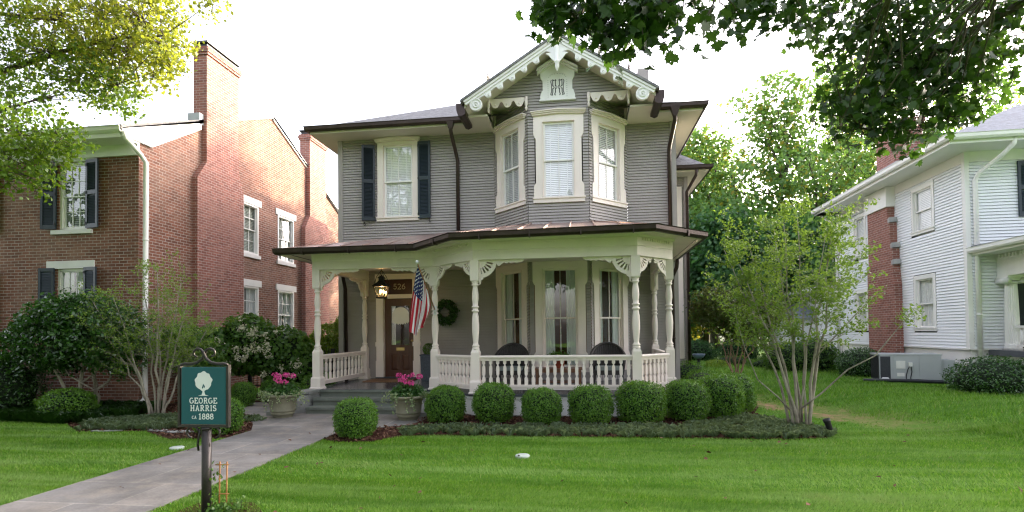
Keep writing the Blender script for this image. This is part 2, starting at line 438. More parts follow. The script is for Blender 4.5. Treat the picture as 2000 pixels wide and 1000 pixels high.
def sashes(fr, parent, a0, a1, b0, b1, d, cols=2, rows=1, mat='cream', meet=.5, content='blind', fw=.045, gm='glass', bf=1.0, mun=.018, slat=.038, bm='blind'):
    """a double-hung pair of sashes with muntins, panes and what hangs behind them"""
    mb = MB(); zm = b0 + (b1 - b0) * meet
    for (lo, hi, dd) in ((b0, zm + .02, d - .03), (zm - .02, b1, d)):
        mb.fbox(fr, a0, a0 + fw, lo, hi, dd - .035, dd); mb.fbox(fr, a1 - fw, a1, lo, hi, dd - .035, dd)
        mb.fbox(fr, a0 + fw, a1 - fw, lo, lo + fw * (1.3 if lo == b0 else .8), dd - .035, dd - .002)
        mb.fbox(fr, a0 + fw, a1 - fw, hi - fw * .8, hi, dd - .035, dd - .002)
        lo2, hi2 = lo + fw * (1.3 if lo == b0 else .8), hi - fw * .8
        for k in range(1, cols):
            x = a0 + fw + (a1 - a0 - 2 * fw) * k / cols
            mb.fbox(fr, x - mun / 2, x + mun / 2, lo2, hi2, dd - .03, dd - .006)
        for k in range(1, rows):
            z = lo2 + (hi2 - lo2) * k / rows
            mb.fbox(fr, a0 + fw, a1 - fw, z - mun / 2, z + mun / 2, dd - .029, dd - .008)
    mb.build('sash', M[mat], parent)
    g = MB(); fl = 1 if np.cross(fr.u, fr.w) @ fr.n > 0 else -1
    for z0, z1, dd in ((b0 + .02, zm, d - .048), (zm, b1 - .02, d - .018)):
        g.quad(*[fr.p(x, z, dd) for x, z in ((a0 + .02, z0), (a1 - .02, z0), (a1 - .02, z1), (a0 + .02, z1))][::fl])
    g.build('pane', M[gm], parent, fix=False)
    if content == 'blind':
        b = MB(); z = b1 - .03
        while z > b0 + (b1 - b0) * (1 - bf) + .03:
            b.add([fr.p(a0 + .01, z, d - .072), fr.p(a1 - .01, z, d - .072), fr.p(a1 - .01, z - slat, d - .060), fr.p(a0 + .01, z - slat, d - .060)], [(0, 1, 2, 3)])
            z -= .047
        for k in (.22, .78):
            x = a0 + (a1 - a0) * k
            b.quad(fr.p(x - .012, b0, d - .056), fr.p(x + .012, b0, d - .056), fr.p(x + .012, b1, d - .056), fr.p(x - .012, b1, d - .056))
        b.build('blind', M[bm], parent, fix=False)
    if content == 'curtain':
        b = MB(); w = a1 - a0
        for (p, q) in ((a0 - .04, a0 + w * .36 * bf), (a1 - w * .36 * bf, a1 + .04)):
            n = 36; vs = []
            for i in range(n + 1):
                x = p + (q - p) * i / n; dd = d - .10 + .03 * math.sin(i * 1.25) + .012 * math.sin(i * 2.9)
                vs += [fr.p(x, b0 - .1, dd), fr.p(x, b1 + .05, dd * .98)]
            b.add(vs, [(2 * i, 2 * i + 2, 2 * i + 3, 2 * i + 1) for i in range(n)], 0, True)
        b.build('curtain', M['curtain'], parent, fix=False)

def casing(fr, parent, a0, a1, b0, b1, t=.19, ears=True, cornice=.09, head=.2, sill=.1, mat='cream', dp=.034, peak=.04, name='window'):
    """window casing with shouldered jambs, head board, moulded cornice and sill"""
    mb = MB(); e = .045 if ears else 0
    for sgn, x in ((-1, a0), (1, a1)):
        pr = [(0, b0), (t + e, b0), (t + e, b0 + .30), (t + e * .4, b0 + .36), (t - .01, b0 + .40), (t - .01, b1 - .42), (t + e * .4, b1 - .38), (t + e, b1 - .32), (t + e, b1), (0, b1)]
        if not ears: pr = [(0, b0), (t, b0), (t, b1), (0, b1)]
        poly = [(x + sgn * p, q) for p, q in pr]
        if sgn < 0: poly = poly[::-1]
        mb.prism(fr, poly, -.06, dp)
        mb.fbox(fr, x - (.012 if sgn < 0 else 0), x + (0 if sgn < 0 else .012), b0 + .002, b1 - .002, dp, dp + .012)
        mb.fbox(fr, min(x, x - sgn * .02), max(x, x - sgn * .02), b0, b1, -.16, -.02)
    c = (a0 + a1) / 2; w = (a1 - a0) / 2 + t + e
    if head: mb.prism(fr, [(c - w, b1), (c + w, b1), (c + w, b1 + head), (c, b1 + head + peak), (c - w, b1 + head)], -.06, dp - .002)
    if cornice:
        z = b1 + head
        for k, (o, h0, h1) in enumerate(((.05, 0, .4), (.085, .4, .75), (.115, .75, 1.0))):
            mb.prism(fr, [(c - w - o * .55, z + cornice * h0), (c, z + peak + cornice * h0), (c + w + o * .55, z + cornice * h0),
                          (c + w + o * .55, z + cornice * h1), (c, z + peak + cornice * h1), (c - w - o * .55, z + cornice * h1)], 0, dp + o)
    mb.fbox(fr, a0, a1, b1 - .02, b1, -.16, -.02)
    if sill: mb.fbox(fr, c - w - .015, c + w + .015, b0 - sill, b0, -.16, dp + .02); mb.fbox(fr, c - w - .03, c + w + .03, b0 - .012, b0 + .022, -.1, dp + .045)
    return mb.build(name, M[mat], parent)

def shutter(fr, parent, a0, a1, b0, b1, d=.03, mat='shutter_blue', tilt=0.0, label=None):
    if tilt:   # swung about its inner edge (a1 fixed when tilt > 0, else a0)
        h = a1 if tilt > 0 else a0; ca, sa = math.cos(abs(tilt)), math.sin(abs(tilt))
        fr = Fr(fr.p(h, 0, d), fr.u * ca - fr.n * sa * (1 if tilt > 0 else -1), fr.n * ca + fr.u * sa * (1 if tilt > 0 else -1)); a0, a1, d = a0 - h, a1 - h, 0
    mb = MB(); s = .055; zm = b0 + (b1 - b0) * .52
    mb.fbox(fr, a0, a0 + s, b0, b1, d, d + .04); mb.fbox(fr, a1 - s, a1, b0, b1, d, d + .04)
    for lo, hi in ((b0, b0 + .1), (zm - .05, zm + .05), (b1 - .08, b1)): mb.fbox(fr, a0 + s, a1 - s, lo, hi, d + .002, d + .038)
    for lo, hi in ((b0 + .1, zm - .05), (zm + .05, b1 - .08)):
        z = lo
        while z < hi - .03:
            mb.add([fr.p(a0 + s, z, d + .034), fr.p(a1 - s, z, d + .034), fr.p(a1 - s, z + .036, d + .01), fr.p(a0 + s, z + .036, d + .01)], [(0, 1, 2, 3)]); z += .038
        mb.quad(fr.p(a0 + s, lo, d + .006), fr.p(a1 - s, lo, d + .006), fr.p(a1 - s, hi, d + .006), fr.p(a0 + s, hi, d + .006))
    o = mb.build('shutter', M[mat], parent)
    hb = MB()
    for z in (b0 + .12, b1 - .12, zm): hb.fbox(fr, (a0 if tilt < 0 else a1 - .03), (a0 + .03 if tilt < 0 else a1), z - .03, z + .03, d + .04, d + .055)
    hb.build('hinge', M['black'], o)
    if label: o['label'] = label
    return o

GUT = [(-.10, .06), (-.085, -.02), (-.04, -.075), (.02, -.075), (.055, -.03), (.06, .04), (.075, .06), (.05, .065), (.045, -.02), (0, -.055), (-.05, -.05), (-.085, .06)]
def pipe(pts, r, name, mat, parent, n=10, bands=()):
    mb = MB(); mb.tube(pts, r, n)
    for b in bands: mb.tube([V(*b) - V(0, 0, .02), V(*b) + V(0, 0, .02)], r * 1.18, n)
    return mb.build(name, M[mat], parent)

# ============================================================ THE GREY HOUSE
H = thing('gray_house', 'grey two-storey Victorian house with cream gingerbread gable, two-storey bay and front porch', 'house', (-2.1, 14.3, 0))
FM = Fr((0, 14.3, 0), (1, 0, 0), (0, -1, 0)); FB = Fr((0, 13.28, 0), (1, 0, 0), (0, -1, 0))
FL = Fr((-2.27, 14.3, 0), (1.01, -1.02, 0), (-1.02, -1.01, 0)); FR_ = Fr((.25, 13.28, 0), (1.02, 1.02, 0), (1.02, -1.02, 0))
LW = math.hypot(1.01, 1.02)
DOORH = (-5.66, -4.40, .47, 3.34); WUH = (-5.62, -4.45, 4.86, 7.18)
mb = MB()
zt = 7.17
siding(mb, FM, .47, zt, const(-6.73, -2.27), [DOORH, WUH]); siding(mb, FM, .47, zt, const(1.27, 2.5))
UPW = lambda c: (c - .60, c + .60, 4.93, 7.2); LOW = lambda c: (c - .64, c + .64, .72, 3.5)
siding(mb, FB, .47, 7.57, const(-1.26, .25), [UPW(-.49), LOW(-.5)])
for f in (FL, FR_): siding(mb, f, .47, 7.57, const(0, LW), [UPW(LW / 2), LOW(LW / 2)])
AP, EZ, SL = 8.72, 7.36, 1.44 / 2.305       # gable wall under the slopes
siding(mb, FB, 7.57, 8.70, lambda z: (max(-2.27, -.475 - (AP - z) / SL), min(1.27, -.475 + max(0, AP - z) / SL)), [(-.85, -.14, 7.52, 8.2)])
F_left = Fr((-6.73, 24, 0), (0, -1, 0), (-1, 0, 0)); F_right = Fr((2.5, 14.3, 0), (0, 1, 0), (1, 0, 0))
siding(mb, F_left, .0, zt, const(0, 9.7)); siding(mb, F_right, .2, zt, const(0, 9.7), [(3.2, 9.7, 0, 9)])
siding(mb, Fr((-2.27, 14.3, 0), (0, -1, 0), (-1, 0, 0)), 7.57, 8.3, const(0, 1.02)); siding(mb, Fr((1.27, 13.28, 0), (0, 1, 0), (1, 0, 0)), 7.57, 8.3, const(0, 1.02))
# rear wing
FW = Fr((2.5, 17.6, 0), (1, 0, 0), (0, -1, 0)); FWr = Fr((3.42, 17.6, 0), (0, 1, 0), (1, 0, 0))
siding(mb, FW, .2, 6.65, const(0, .92), [(.22, .80, .8, 6.3)]); siding(mb, FWr, .2, 6.65, const(0, 5))
mb.build('siding', M['siding'], H, fix=False)
for x0, x1, x2, x3, y0, z1 in ((-6.735, -6.62, -6.757, -6.735, 14.27, zt), (2.38, 2.502, 2.502, 2.527, 14.27, zt), (3.33, 3.42, 3.42, 3.447, 17.57, 6.65)):
    mb = MB(); mb.box(x0, x1, y0 - .006, y0 + .03, .2, z1); mb.box(x2, x3, y0 - .008, y0 + .14, .1, z1); mb.build('corner_board', M['siding'], H)
mb = MB(); mb.box(2.74, 3.26, 17.56, 17.6, .8, 6.3); mb.build('trim_panel', M['cream'], H)

# roofs -------------------------------------------------------
mb = MB(); e = 7.345
P = [(-7.27, 13.65, e), (3.08, 13.65, e), (3.08, 24.1, e), (-7.27, 24.1, e), (-2.095, 18.82, e + .55 * 5.175), (-2.095, 18.95, e + .55 * 5.175)]
mb.add(P, [(0, 1, 4), (1, 2, 5, 4), (2, 3, 5), (3, 0, 4, 5)])
mb.add([(2.3, 17.0, 6.78), (3.98, 17.0, 6.78), (3.98, 23, 6.78), (2.3, 23, 6.78), (2.3, 18.0, 8.1), (2.3, 23, 8.1), (2.9, 18.2, 7.75)],
       [(0, 1, 6, 4), (1, 2, 5, 6), (4, 6, 5)])
mb.build('main_roof', M['shingle'], H)
FG = Fr((0, 12.76, 0), (1, 0, 0), (0, -1, 0))
def slab(x0, z0, t0, t1):
    return [(-.475 - x0, z0 - t0), (-.475, z0 - t0 + x0 * SL), (-.475 + x0, z0 - t0), (-.475 + x0, z0 - t1), (-.475, z0 - t1 + x0 * SL), (-.475 - x0, z0 - t1)]
for nm, mt, x0, t0, t1, d0, d1 in (('gable_roof', 'shingle', 2.37, -.025, .035, -6.5, 0.135), ('gable_soffit', 'soffit', 2.30, .036, .13, -6.4, -.03)):
    mb = MB(); p = slab(x0, EZ, t0, t1)
    mb.prism(FG, [p[0], p[1], p[4], p[5]], d0, d1); mb.prism(FG, [p[1], p[2], p[3], p[4]], d0, d1)
    mb.build(nm, M[mt], H)
# main eave: soffit, frieze and gutters
mb = MB()
for pth in ([(-7.27, 24), (-7.27, 13.65), (-2.78, 13.65)], [(1.83, 13.65), (3.08, 13.65), (3.08, 24)]):
    mb.sweep(pth, [(-.66, 7.17), (0, 7.17), (0, 7.33), (-.03, 7.33), (-.03, 7.2), (-.66, 7.2)])
mb.box(-2.78, -2.27, 13.2, 14.3, 7.171, 7.22); mb.box(1.27, 1.83, 13.2, 14.3, 7.171, 7.22)
mb.box(-2.27, -1.2, 13.30, 14.3, 7.571, 7.62); mb.box(.2, 1.27, 13.30, 14.3, 7.571, 7.62)
mb.sweep([(3.98, 23), (3.98, 17.0), (2.4, 17.0)][::-1], [(-.66, 6.62), (0, 6.62), (0, 6.76), (-.66, 6.7)])
mb.build('eave_soffit', M['soffit'], H)
for nm, pth, z in (('gutter', [(-7.33, 24), (-7.33, 13.59), (-2.84, 13.59)], 7.295), ('gutter', [(1.9, 13.59), (3.14, 13.59), (3.14, 24)], 7.295),
               ('gutter', [(2.5, 16.94), (4.04, 16.94), (4.04, 23)], 6.73)):
    mb = MB(); mb.sweep([(*p, z) for p in pth], GUT); mb.build(nm, M['gutter'], H)
for pth in ([(-2.88, 13.7), (-2.88, 12.80)], [(1.93, 12.80), (1.93, 13.7)]):
    mb = MB(); mb.sweep(pth, [(-.12, 7.10), (-.02, 7.05), (.06, 7.08), (.10, 7.20), (.11, 7.37), (-.12, 7.37)]); mb.build('gutter', M['gutter'], H)
# house chimney
mb = MB(); mb.box(1.74, 2.30, 16.6, 17.2, 7.6, 9.15); mb.box(1.70, 2.34, 16.56, 17.24, 9.15, 9.27); mb.box(1.78, 2.26, 16.64, 17.16, 9.27, 9.36)
mb.box(1.86, 2.18, 16.7, 17.1, 9.36, 9.8); mb.build('chimney', paint('painted_grey_brick', (.30, .275, .27), .8, .15, 5, .4, 30), H)

# gable ornament ----------------------------------------------
for sg, nm in ((-1, 'bargeboard'), (1, 'bargeboard')):
    f = Fr((-.475, 12.74, 8.80), (sg * .848, 0, -.530), (0, -1, 0), (sg * .530, 0, .848))
    mb = MB(); q = lambda b: .625 * -b
    for b0, b1, d in ((0, -.048, .085), (-.049, -.076, .05), (-.077, -.115, .062)):
        mb.prism(f, [(q(b0), b0), (q(b1), b1), (2.70, b1), (2.72, b0)], -.02, d)
    low = []
    for c in (2.12, 1.77, 1.42, 1.07, .72):
        low += [(c + .13, -.160), (c + .08, -.175), (c + .072, -.225), (c + .05, -.268), (c, -.286), (c - .05, -.268), (c - .074, -.225), (c - .10, -.168)]
    low += [(.55, -.15), (.46, -.145), (.40, -.16), (.34, -.225), (.27, -.30), (.20, -.32)]
    mb.prism(f, [(.0725, -.116), (2.64, -.116), (2.62, -.155)] + low, -.02, .035)
    for c in (2.12, 1.77, 1.42, 1.07, .72):
        mb.lathe(f.p(c, -.232, .034), [(.045, 0), (.045, .014), (.030, .014), (.030, .002), (.016, .002), (.014, .02), (.001, .022)], 14, axis=f.n)
    mb.lathe(f.p(2.5, -.245, -.02), [(.155, 0), (.155, .065), (.128, .075), (.118, .05), (.085, .05), (.075, .08), (.05, .08), (.04, .055), (.02, .055), (.018, .09), (.001, .092)], 24, axis=f.n)
    mb.build(nm, M['cream'] if 0 else M['white'], H)
mb = MB()
f = Fr((-.475, 12.74, 0), (1, 0, 0), (0, -1, 0))
mb.prism(f, [(-.27, 8.37), (-.2, 8.33), (-.13, 8.24), (-.075, 8.18), (.075, 8.18), (.13, 8.24), (.2, 8.33), (.27, 8.37), (.12, 8.40), (.06, 8.52), (-.06, 8.52), (-.12, 8.40)], .036, .075)
mb.lathe((-.475, 12.66, 0), [(.02, 8.60), (.045, 8.58), (.05, 8.44), (.05, 8.20), (.065, 8.18), (.065, 8.14), (.05, 8.12), (.055, 8.05), (.035, 7.98), (.012, 7.94), (.002, 7.92)][::-1], 12)
mb.build('pendant', M['white'], H)
# attic vent with black strokes painting the hole shade of its pierced monogram
mb = MB(); f = FB
mb.prism(f, [(-.93, 7.49), (-.06, 7.49), (-.06, 7.60), (-.10, 7.72), (-.125, 7.74), (-.125, 7.98), (-.07, 8.06), (-.07, 8.20), (-.495, 8.46), (-.92, 8.20), (-.92, 8.06), (-.865, 7.98), (-.865, 7.74), (-.89, 7.72), (-.93, 7.60)], -.02, .05)
for b, d in ((-.02, .13), (.035, .20)):
    mb.prism(f, [(-1.0, 8.16 + b), (-.495, 8.45 + b), (.01, 8.16 + b), (.01, 8.205 + b), (-.495, 8.50 + b), (-1.0, 8.205 + b)], .0, d)
mb.fbox(f, -.95, -.04, 7.47, 7.50, -.01, .085)
vt = mb.build('attic_vent', M['white'], H)
mb = MB()
def ribbon(mb, fr, pts, w, d0, d1, mi=0):
    P = [np.array(p, float) for p in pts]; n = len(P); L = []; Rr = []
    closed = np.linalg.norm(P[0] - P[-1]) < 1e-6
    for i in range(n):
        a = P[i] - P[i - 1] if i else (P[0] - P[-2] if closed else P[1] - P[0])
        b = P[(i + 1) % n] - P[i] if i < n - 1 else (P[1] - P[0] if closed else P[-1] - P[-2])
        a = a / (np.linalg.norm(a) + 1e-9); b = b / (np.linalg.norm(b) + 1e-9)
        na = np.array([-a[1], a[0]]) + np.array([-b[1], b[0]]); na /= np.linalg.norm(na) + 1e-9
        k = 1 / max(.45, na @ np.array([-a[1], a[0]]))
        L.append(P[i] + na * w / 2 * k); Rr.append(P[i] - na * w / 2 * k)
    vs = []
    for i in range(n): vs += [fr.p(*Rr[i], d1), fr.p(*L[i], d1), fr.p(*L[i], d0), fr.p(*Rr[i], d0)]
    fs = []
    for i in range(n - 1):
        a, b = 4 * i, 4 * i + 4
        for k in range(4): fs.append((a + k, b + k, b + (k + 1) % 4, a + (k + 1) % 4))
    mb.add(vs, fs, mi)
def arc(cx, cy, rx, ry, a0, a1, n=10): return [(cx + rx * math.cos(R_(a0 + (a1 - a0) * i / n)), cy + ry * math.sin(R_(a0 + (a1 - a0) * i / n))) for i in range(n + 1)]
cx, cz = -.495, 7.80
for s in (-1, 1):
    for k, x in enumerate((.05, .115)):
        ribbon(mb, f, [(cx + s * (x - .045 if k else x - .02), cz + .17), (cx + s * x, cz + .19), (cx + s * x, cz + .04), (cx + s * (x - .03), cz + .03)], .023, .05, .052 + .0005 * k)
        ribbon(mb, f, [(cx + s * (x + .0), cz - .20), (cx + s * (x + .02), cz - .17), (cx + s * x, cz - .12), (cx + s * x, cz - .03), (cx + s * (x - .03), cz - .02)], .023, .05, .052 + .0005 * k)
    ribbon(mb, f, [(cx + s * .15, cz + .19), (cx + s * .165, cz + .15), (cx + s * .145, cz + .06), (cx + s * .145, cz - .1), (cx + s * .17, cz - .17), (cx + s * .15, cz - .2)], .02, .05, .0531)
ribbon(mb, f, [(cx - .10, cz + .005), (cx + .10, cz + .005)], .014, .05, .0536)
for s in (-1, 1):
    for k in range(9): mb.fbox(f, cx + s * .235 - .006, cx + s * .235 + .006, cz - .24 + k * .052, cz - .226 + k * .052, .05, .0522)
for k in range(9):
    a = R_(20 + k * 17.5); mb.fbox(f, cx + .225 * math.cos(a) - .006, cx + .225 * math.cos(a) + .006, cz + .215 + .13 * math.sin(a) - .006, cz + .215 + .13 * math.sin(a) + .006, .05, .0524)
mb.build('monogram_shade', M['black'], vt)
mb = MB(); ribbon(mb, f, [(cx - .27, cz - .28)] + [(cx - .27, cz + .2)] + arc(cx, cz + .2, .27, .17, 180, 0, 12) + [(cx + .27, cz - .28)], .025, .0505, .066); mb.build('moulding', M['white'], vt)
# scalloped drip boards under the gable, above the cut-away bay corners
for x0, x1, side in ((-2.27, -1.25, -1), (.24, 1.27, 1)):
    f = Fr((x0, 13.24, 7.6), (1, 0, 0), (0, -1, 0)); w = x1 - x0; poly = [(0, 0), (w, 0), (w, -.06)]
    for c in (w * .80, w * .5, w * .2):
        poly += [(c + .15, -.075), (c + .115, -.10), (c + .085, -.17), (c + .05, -.215), (c, -.23), (c - .05, -.215), (c - .085, -.17), (c - .115, -.10), (c - .15, -.075)]
    poly += [(0, -.06)]
    mb = MB(); mb.prism(f, poly[::-1], 0, .03)
    for c in (w * .80, w * .5, w * .2): mb.lathe(f.p(c, -.15, .03), [(.022, 0), (.02, .014), (.001, .016)], 10, axis=f.n)
    g = Fr((x0 if side < 0 else x1, 13.25, 7.6), (0, 1, 0), (side, 0, 0))
    mb.prism(g, [(0, 0), (1.0, 0), (1.0, -.09), (.85, -.2), (.7, -.22), (.55, -.1), (.4, -.2), (.25, -.22), (.1, -.1), (0, -.07)], -.015, .015)
    for (px_, py_) in ((x0 + .03, 13.2), (x1 - .03, 13.2), ((x0 + .03) if side < 0 else (x1 - .03), 14.2)):
        mb.lathe((px_, py_, 7.24), [(.003, 0), (.022, .03), (.035, .08), (.02, .12), (.04, .16), (.04, .36)], 8)
    mb.build('drip_board', M['cream'], H)

# windows of the bay and the upper front ------------------------
for (f, c) in ((FB, -.49), (FL, LW / 2), (FR_, LW / 2)):
    w = casing(f, H, c - .395, c + .395, 5.03, 6.96, .185, True, .09, .15, .11)
    sashes(f, w, c - .375, c + .375, 5.05, 6.94, -.03, 2, 1, 'white', .5, 'blind', gm='glass_up', slat=.030 if f is FL else .040)
for (f, c) in ((FB, -.5), (FL, LW / 2), (FR_, LW / 2)):
    w = casing(f, H, c - .435, c + .435, .80, 3.28, .20, True, 0, .2, .1, peak=0)
    sashes(f, w, c - .415, c + .415, .82, 3.26, -.03, 2, 1, 'cream', .5, 'curtain', bf=.9 if f is not FR_ else .75)
w = casing(FM, H, -5.43, -4.58, 4.93, 6.97, .17, False, .08, .08, .09, peak=.035)
sashes(FM, w, -5.41, -4.60, 4.95, 6.95, -.02, 2, 1, 'white', .5, 'blind', gm='glass_up', slat=.046)
shutter(FM, H, -6.02, -5.66, 4.86, 6.98, .045, 'shutter_dark', R_(18))
shutter(FM, H, -4.42, -4.06, 4.88, 7.02, .035, 'shutter_blue', R_(-3))
for x, z in ((-5.98, 4.78), (-4.1, 4.80)): mb = MB(); mb.tube([(x, 14.26, z + .06), (x, 14.2, z), (x + .03, 14.2, z - .05), (x + .06, 14.2, z - .02)], .012, 6); mb.build('shutter_hook', M['black'], H)
# dim rooms behind the ground-floor bay glass
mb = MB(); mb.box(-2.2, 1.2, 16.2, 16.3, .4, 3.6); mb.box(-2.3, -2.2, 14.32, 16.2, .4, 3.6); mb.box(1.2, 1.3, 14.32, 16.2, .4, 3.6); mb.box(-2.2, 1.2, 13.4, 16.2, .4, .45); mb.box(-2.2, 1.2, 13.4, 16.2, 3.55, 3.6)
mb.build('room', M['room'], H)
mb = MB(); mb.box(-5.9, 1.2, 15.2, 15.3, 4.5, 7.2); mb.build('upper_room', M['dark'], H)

# downspouts ----------------------------------------------------
pipe([(-3.32, 13.56, 7.2), (-3.32, 13.6, 7.0), (-3.30, 14.15, 6.55), (-3.28, 14.2, 6.4), (-3.28, 14.2, 4.5)], .05, 'downspout', 'gutter', H)
mb = MB(); mb.hexa([(-3.42, 13.5, 7.24), (-3.22, 13.5, 7.24), (-3.22, 13.64, 7.24), (-3.42, 13.64, 7.24), (-3.37, 13.53, 7.06), (-3.27, 13.53, 7.06), (-3.27, 13.62, 7.06), (-3.37, 13.62, 7.06)]); mb.build('leader_head', M['gutter'], H)
pipe([(2.40, 13.56, 7.2), (2.40, 13.6, 6.95), (2.34, 14.15, 6.45), (2.34, 14.2, 6.3), (2.34, 14.2, 4.4)], .052, 'downspout', 'gutter', H)
mb = MB(); mb.hexa([(2.28, 13.5, 7.26), (2.52, 13.5, 7.26), (2.52, 13.66, 7.26), (2.28, 13.66, 7.26), (2.35, 13.53, 7.04), (2.45, 13.53, 7.04), (2.45, 13.64, 7.04), (2.35, 13.64, 7.04)]); mb.build('leader_head', M['gutter'], H)
pipe([(3.62, 16.95, 6.66), (3.60, 17.0, 6.5), (3.40, 17.45, 6.1), (3.40, 17.5, .2)], .05, 'downspout', 'gutter', H, bands=[(3.40, 17.5, 3), (3.40, 17.5, 1)])

# ------------------------------------------------------------ front door
mb = MB(); f = FM
for a0, a1 in ((-5.655, -5.455), (-4.585, -4.405)):
    mb.fbox(f, a0, a1, .5, 2.75, -.1, .04); mb.fbox(f, a0 - .012, a1 + .012, .5, .95, -.05, .055); mb.fbox(f, a0 - .02, a1 + .02, 1.35, 1.47, -.05, .06)
    mb.fbox(f, a0 + .03, a1 - .03, 1.5, 2.7, .04, .05)
mb.fbox(f, -5.655, -4.405, 2.75, 2.79, -.1, .05); mb.fbox(f, -5.455, -4.585, 2.68, 2.75, -.12, .03)
mb.fbox(f, -5.655, -5.43, 2.79, 3.21, -.1, .038); mb.fbox(f, -4.61, -4.405, 2.79, 3.21, -.1, .038); mb.fbox(f, -5.68, -4.38, 3.21, 3.36, -.1, .06)
mb.build('door_frame', M['cream'], H)
mb = MB(); mb.fbox(f, -5.43, -4.61, 2.79, 3.21, -.1, -.02); tr = mb.build('transom', M['wood_dark'], H)
DIG = {'5': [[(.60, 1), (.14, 1), (.10, .56)] + arc(.30, .33, .30, .32, 125, -150)], '2': [arc(.32, .72, .28, .28, 165, -25) + [(.04, 0), (.64, 0), (.64, .14)]],
       '6': [arc(.33, .31, .29, .31, 100, 460, 16), arc(.62, .30, .58, .70, 92, 180, 8)], '8': [arc(.32, .76, .25, .24, 0, 360, 14), arc(.32, .27, .31, .27, 0, 360, 14)],
       '1': [[(.06, .82), (.27, 1), (.27, 0)], [(.04, 0), (.50, 0)]]}
GL = dict(DIG)
GL.update({'G': [arc(.42, .5, .40, .5, 50, 318, 14), [(.84, .12), (.84, .44)], [(.55, .45), (.98, .45)]], 'E': [[(.16, 0), (.16, 1)], [(0, 1), (.74, 1), (.74, .78)], [(0, 0), (.80, 0), (.80, .24)], [(.16, .52), (.54, .52)]],
           'O': [arc(.42, .5, .41, .5, 0, 360, 18)], 'R': [[(.16, 0), (.16, 1)], [(0, 1), (.45, 1)] + arc(.45, .76, .27, .24, 90, -90, 8) + [(.16, .52)], [(.45, .52), (.72, .02), (.92, 0)], [(0, 0), (.34, 0)]],
           'H': [[(.15, 0), (.15, 1)], [(.77, 0), (.77, 1)], [(.15, .5), (.77, .5)], [(0, 0), (.3, 0)], [(.62, 0), (.92, 0)], [(0, 1), (.3, 1)], [(.62, 1), (.92, 1)]],
           'A': [[(.12, 0), (.44, 1), (.78, 0)], [(.22, .33), (.66, .33)], [(0, 0), (.26, 0)], [(.62, 0), (.92, 0)]], 'I': [[(.2, 0), (.2, 1)], [(.04, 0), (.36, 0)], [(.04, 1), (.36, 1)]],
           'S': [arc(.34, .76, .29, .24, 25, 270, 10)[:-1] + arc(.34, .27, .33, .27, 90, -160, 10)], 'C': [arc(.42, .5, .40, .5, 48, 312, 14)], ' ': []})
WID = {'I': .42, ' ': .45, '1': .55, '5': .66, '2': .68, '6': .66, '8': .66, 'S': .72, 'E': .86, 'C': .86}
def text(mb, fr, s, ac, b, h, w, d, gap=.2, asp=1.0):
    tot = sum(WID.get(c, .94) for c in s) + gap * (len(s) - 1); x = ac - tot * h * asp / 2; k = 0
    for ch in s:
        for st in GL[ch]:
            k += 1; ribbon(mb, fr, [(x + p * h * asp, b + q * h) for p, q in st], w, d, d + .002 + .00025 * (k % 8))
        x += (WID.get(ch, .94) + gap) * h * asp
mb = MB(); text(mb, f, '526', -5.0, 2.94, .14, .018, -.019); mb.build('house_number', M['gold'], tr)
mb = MB(); D0 = -.10
mb.fbox(f, -5.45, -5.29, .5, 2.68, D0 - .04, D0); mb.fbox(f, -4.72, -4.59, .5, 2.68, D0 - .04, D0)
for z0, z1 in ((.5, .66), (1.14, 1.36), (2.5, 2.68)): mb.fbox(f, -5.29, -4.72, z0, z1, D0 - .04, D0 - .001)
mb.fbox(f, -5.04, -4.97, .66, 1.14, D0 - .04, D0 - .001)
for a0, a1 in ((-5.29, -5.04), (-4.97, -4.72)):
    mb.fbox(f, a0, a1, .66, 1.14, D0 - .04, D0 - .022); mb.hexa([f.p(a0 + .03, .69, D0 - .022), f.p(a1 - .03, .69, D0 - .022), f.p(a1 - .03, 1.11, D0 - .022), f.p(a0 + .03, 1.11, D0 - .022), f.p(a0 + .07, .73, D0 - .006), f.p(a1 - .07, .73, D0 - .006), f.p(a1 - .07, 1.07, D0 - .006), f.p(a0 + .07, 1.07, D0 - .006)])
for a0, a1, z0, z1 in ((-5.29, -5.265, 1.36, 2.5), (-4.745, -4.72, 1.36, 2.5), (-5.265, -4.745, 1.36, 1.385), (-5.265, -4.745, 2.475, 2.5)): mb.fbox(f, a0, a1, z0, z1, D0 - .02, D0 + .012)
dr = mb.build('door', M['wood'], H)
mb = MB(); mb.quad(*[f.p(a, b, D0 - .02) for a, b in ((-5.28, 1.37), (-4.73, 1.37), (-4.73, 2.49), (-5.28, 2.49))]); mb.build('glass', M['glass'], dr, fix=False)
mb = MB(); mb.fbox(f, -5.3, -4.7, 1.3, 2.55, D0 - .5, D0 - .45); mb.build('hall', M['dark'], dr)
mb = MB(); poly = arc(-5.005, 2.23, .245, .21, 10, 170, 14) + [(-5.25, 2.10)] + [(-5.25 + .49 * i / 14, 2.03 - .035 * abs(math.sin(i * math.pi / 2)) - .05 * math.sin(math.pi * i / 14)) for i in range(15)] + [(-4.76, 2.10)]
mb.prism(f, poly, D0 - .019, D0 - .008); mb.build('shade', M['blind'], dr)
mb = MB(); mb.fbox(f, -5.12, -4.89, 1.23, 1.31, D0, D0 + .012); mb.fbox(f, -5.10, -4.91, 1.245, 1.295, D0 + .012, D0 + .017); mb.build('mail_slot', M['brass'], dr)
mb = MB(); mb.lathe(f.p(-4.655, 1.5, D0), [(.03, 0), (.03, .008), (.012, .01), (.012, .04), (.03, .05), (.032, .065), (.02, .08), (.002, .083)], 12, axis=f.n); mb.build('knob', M['brass'], dr)
mb = MB(); mb.fbox(f, -4.52, -4.49, 1.66, 1.74, .05, .062); mb.build('doorbell', M['brass'], H)
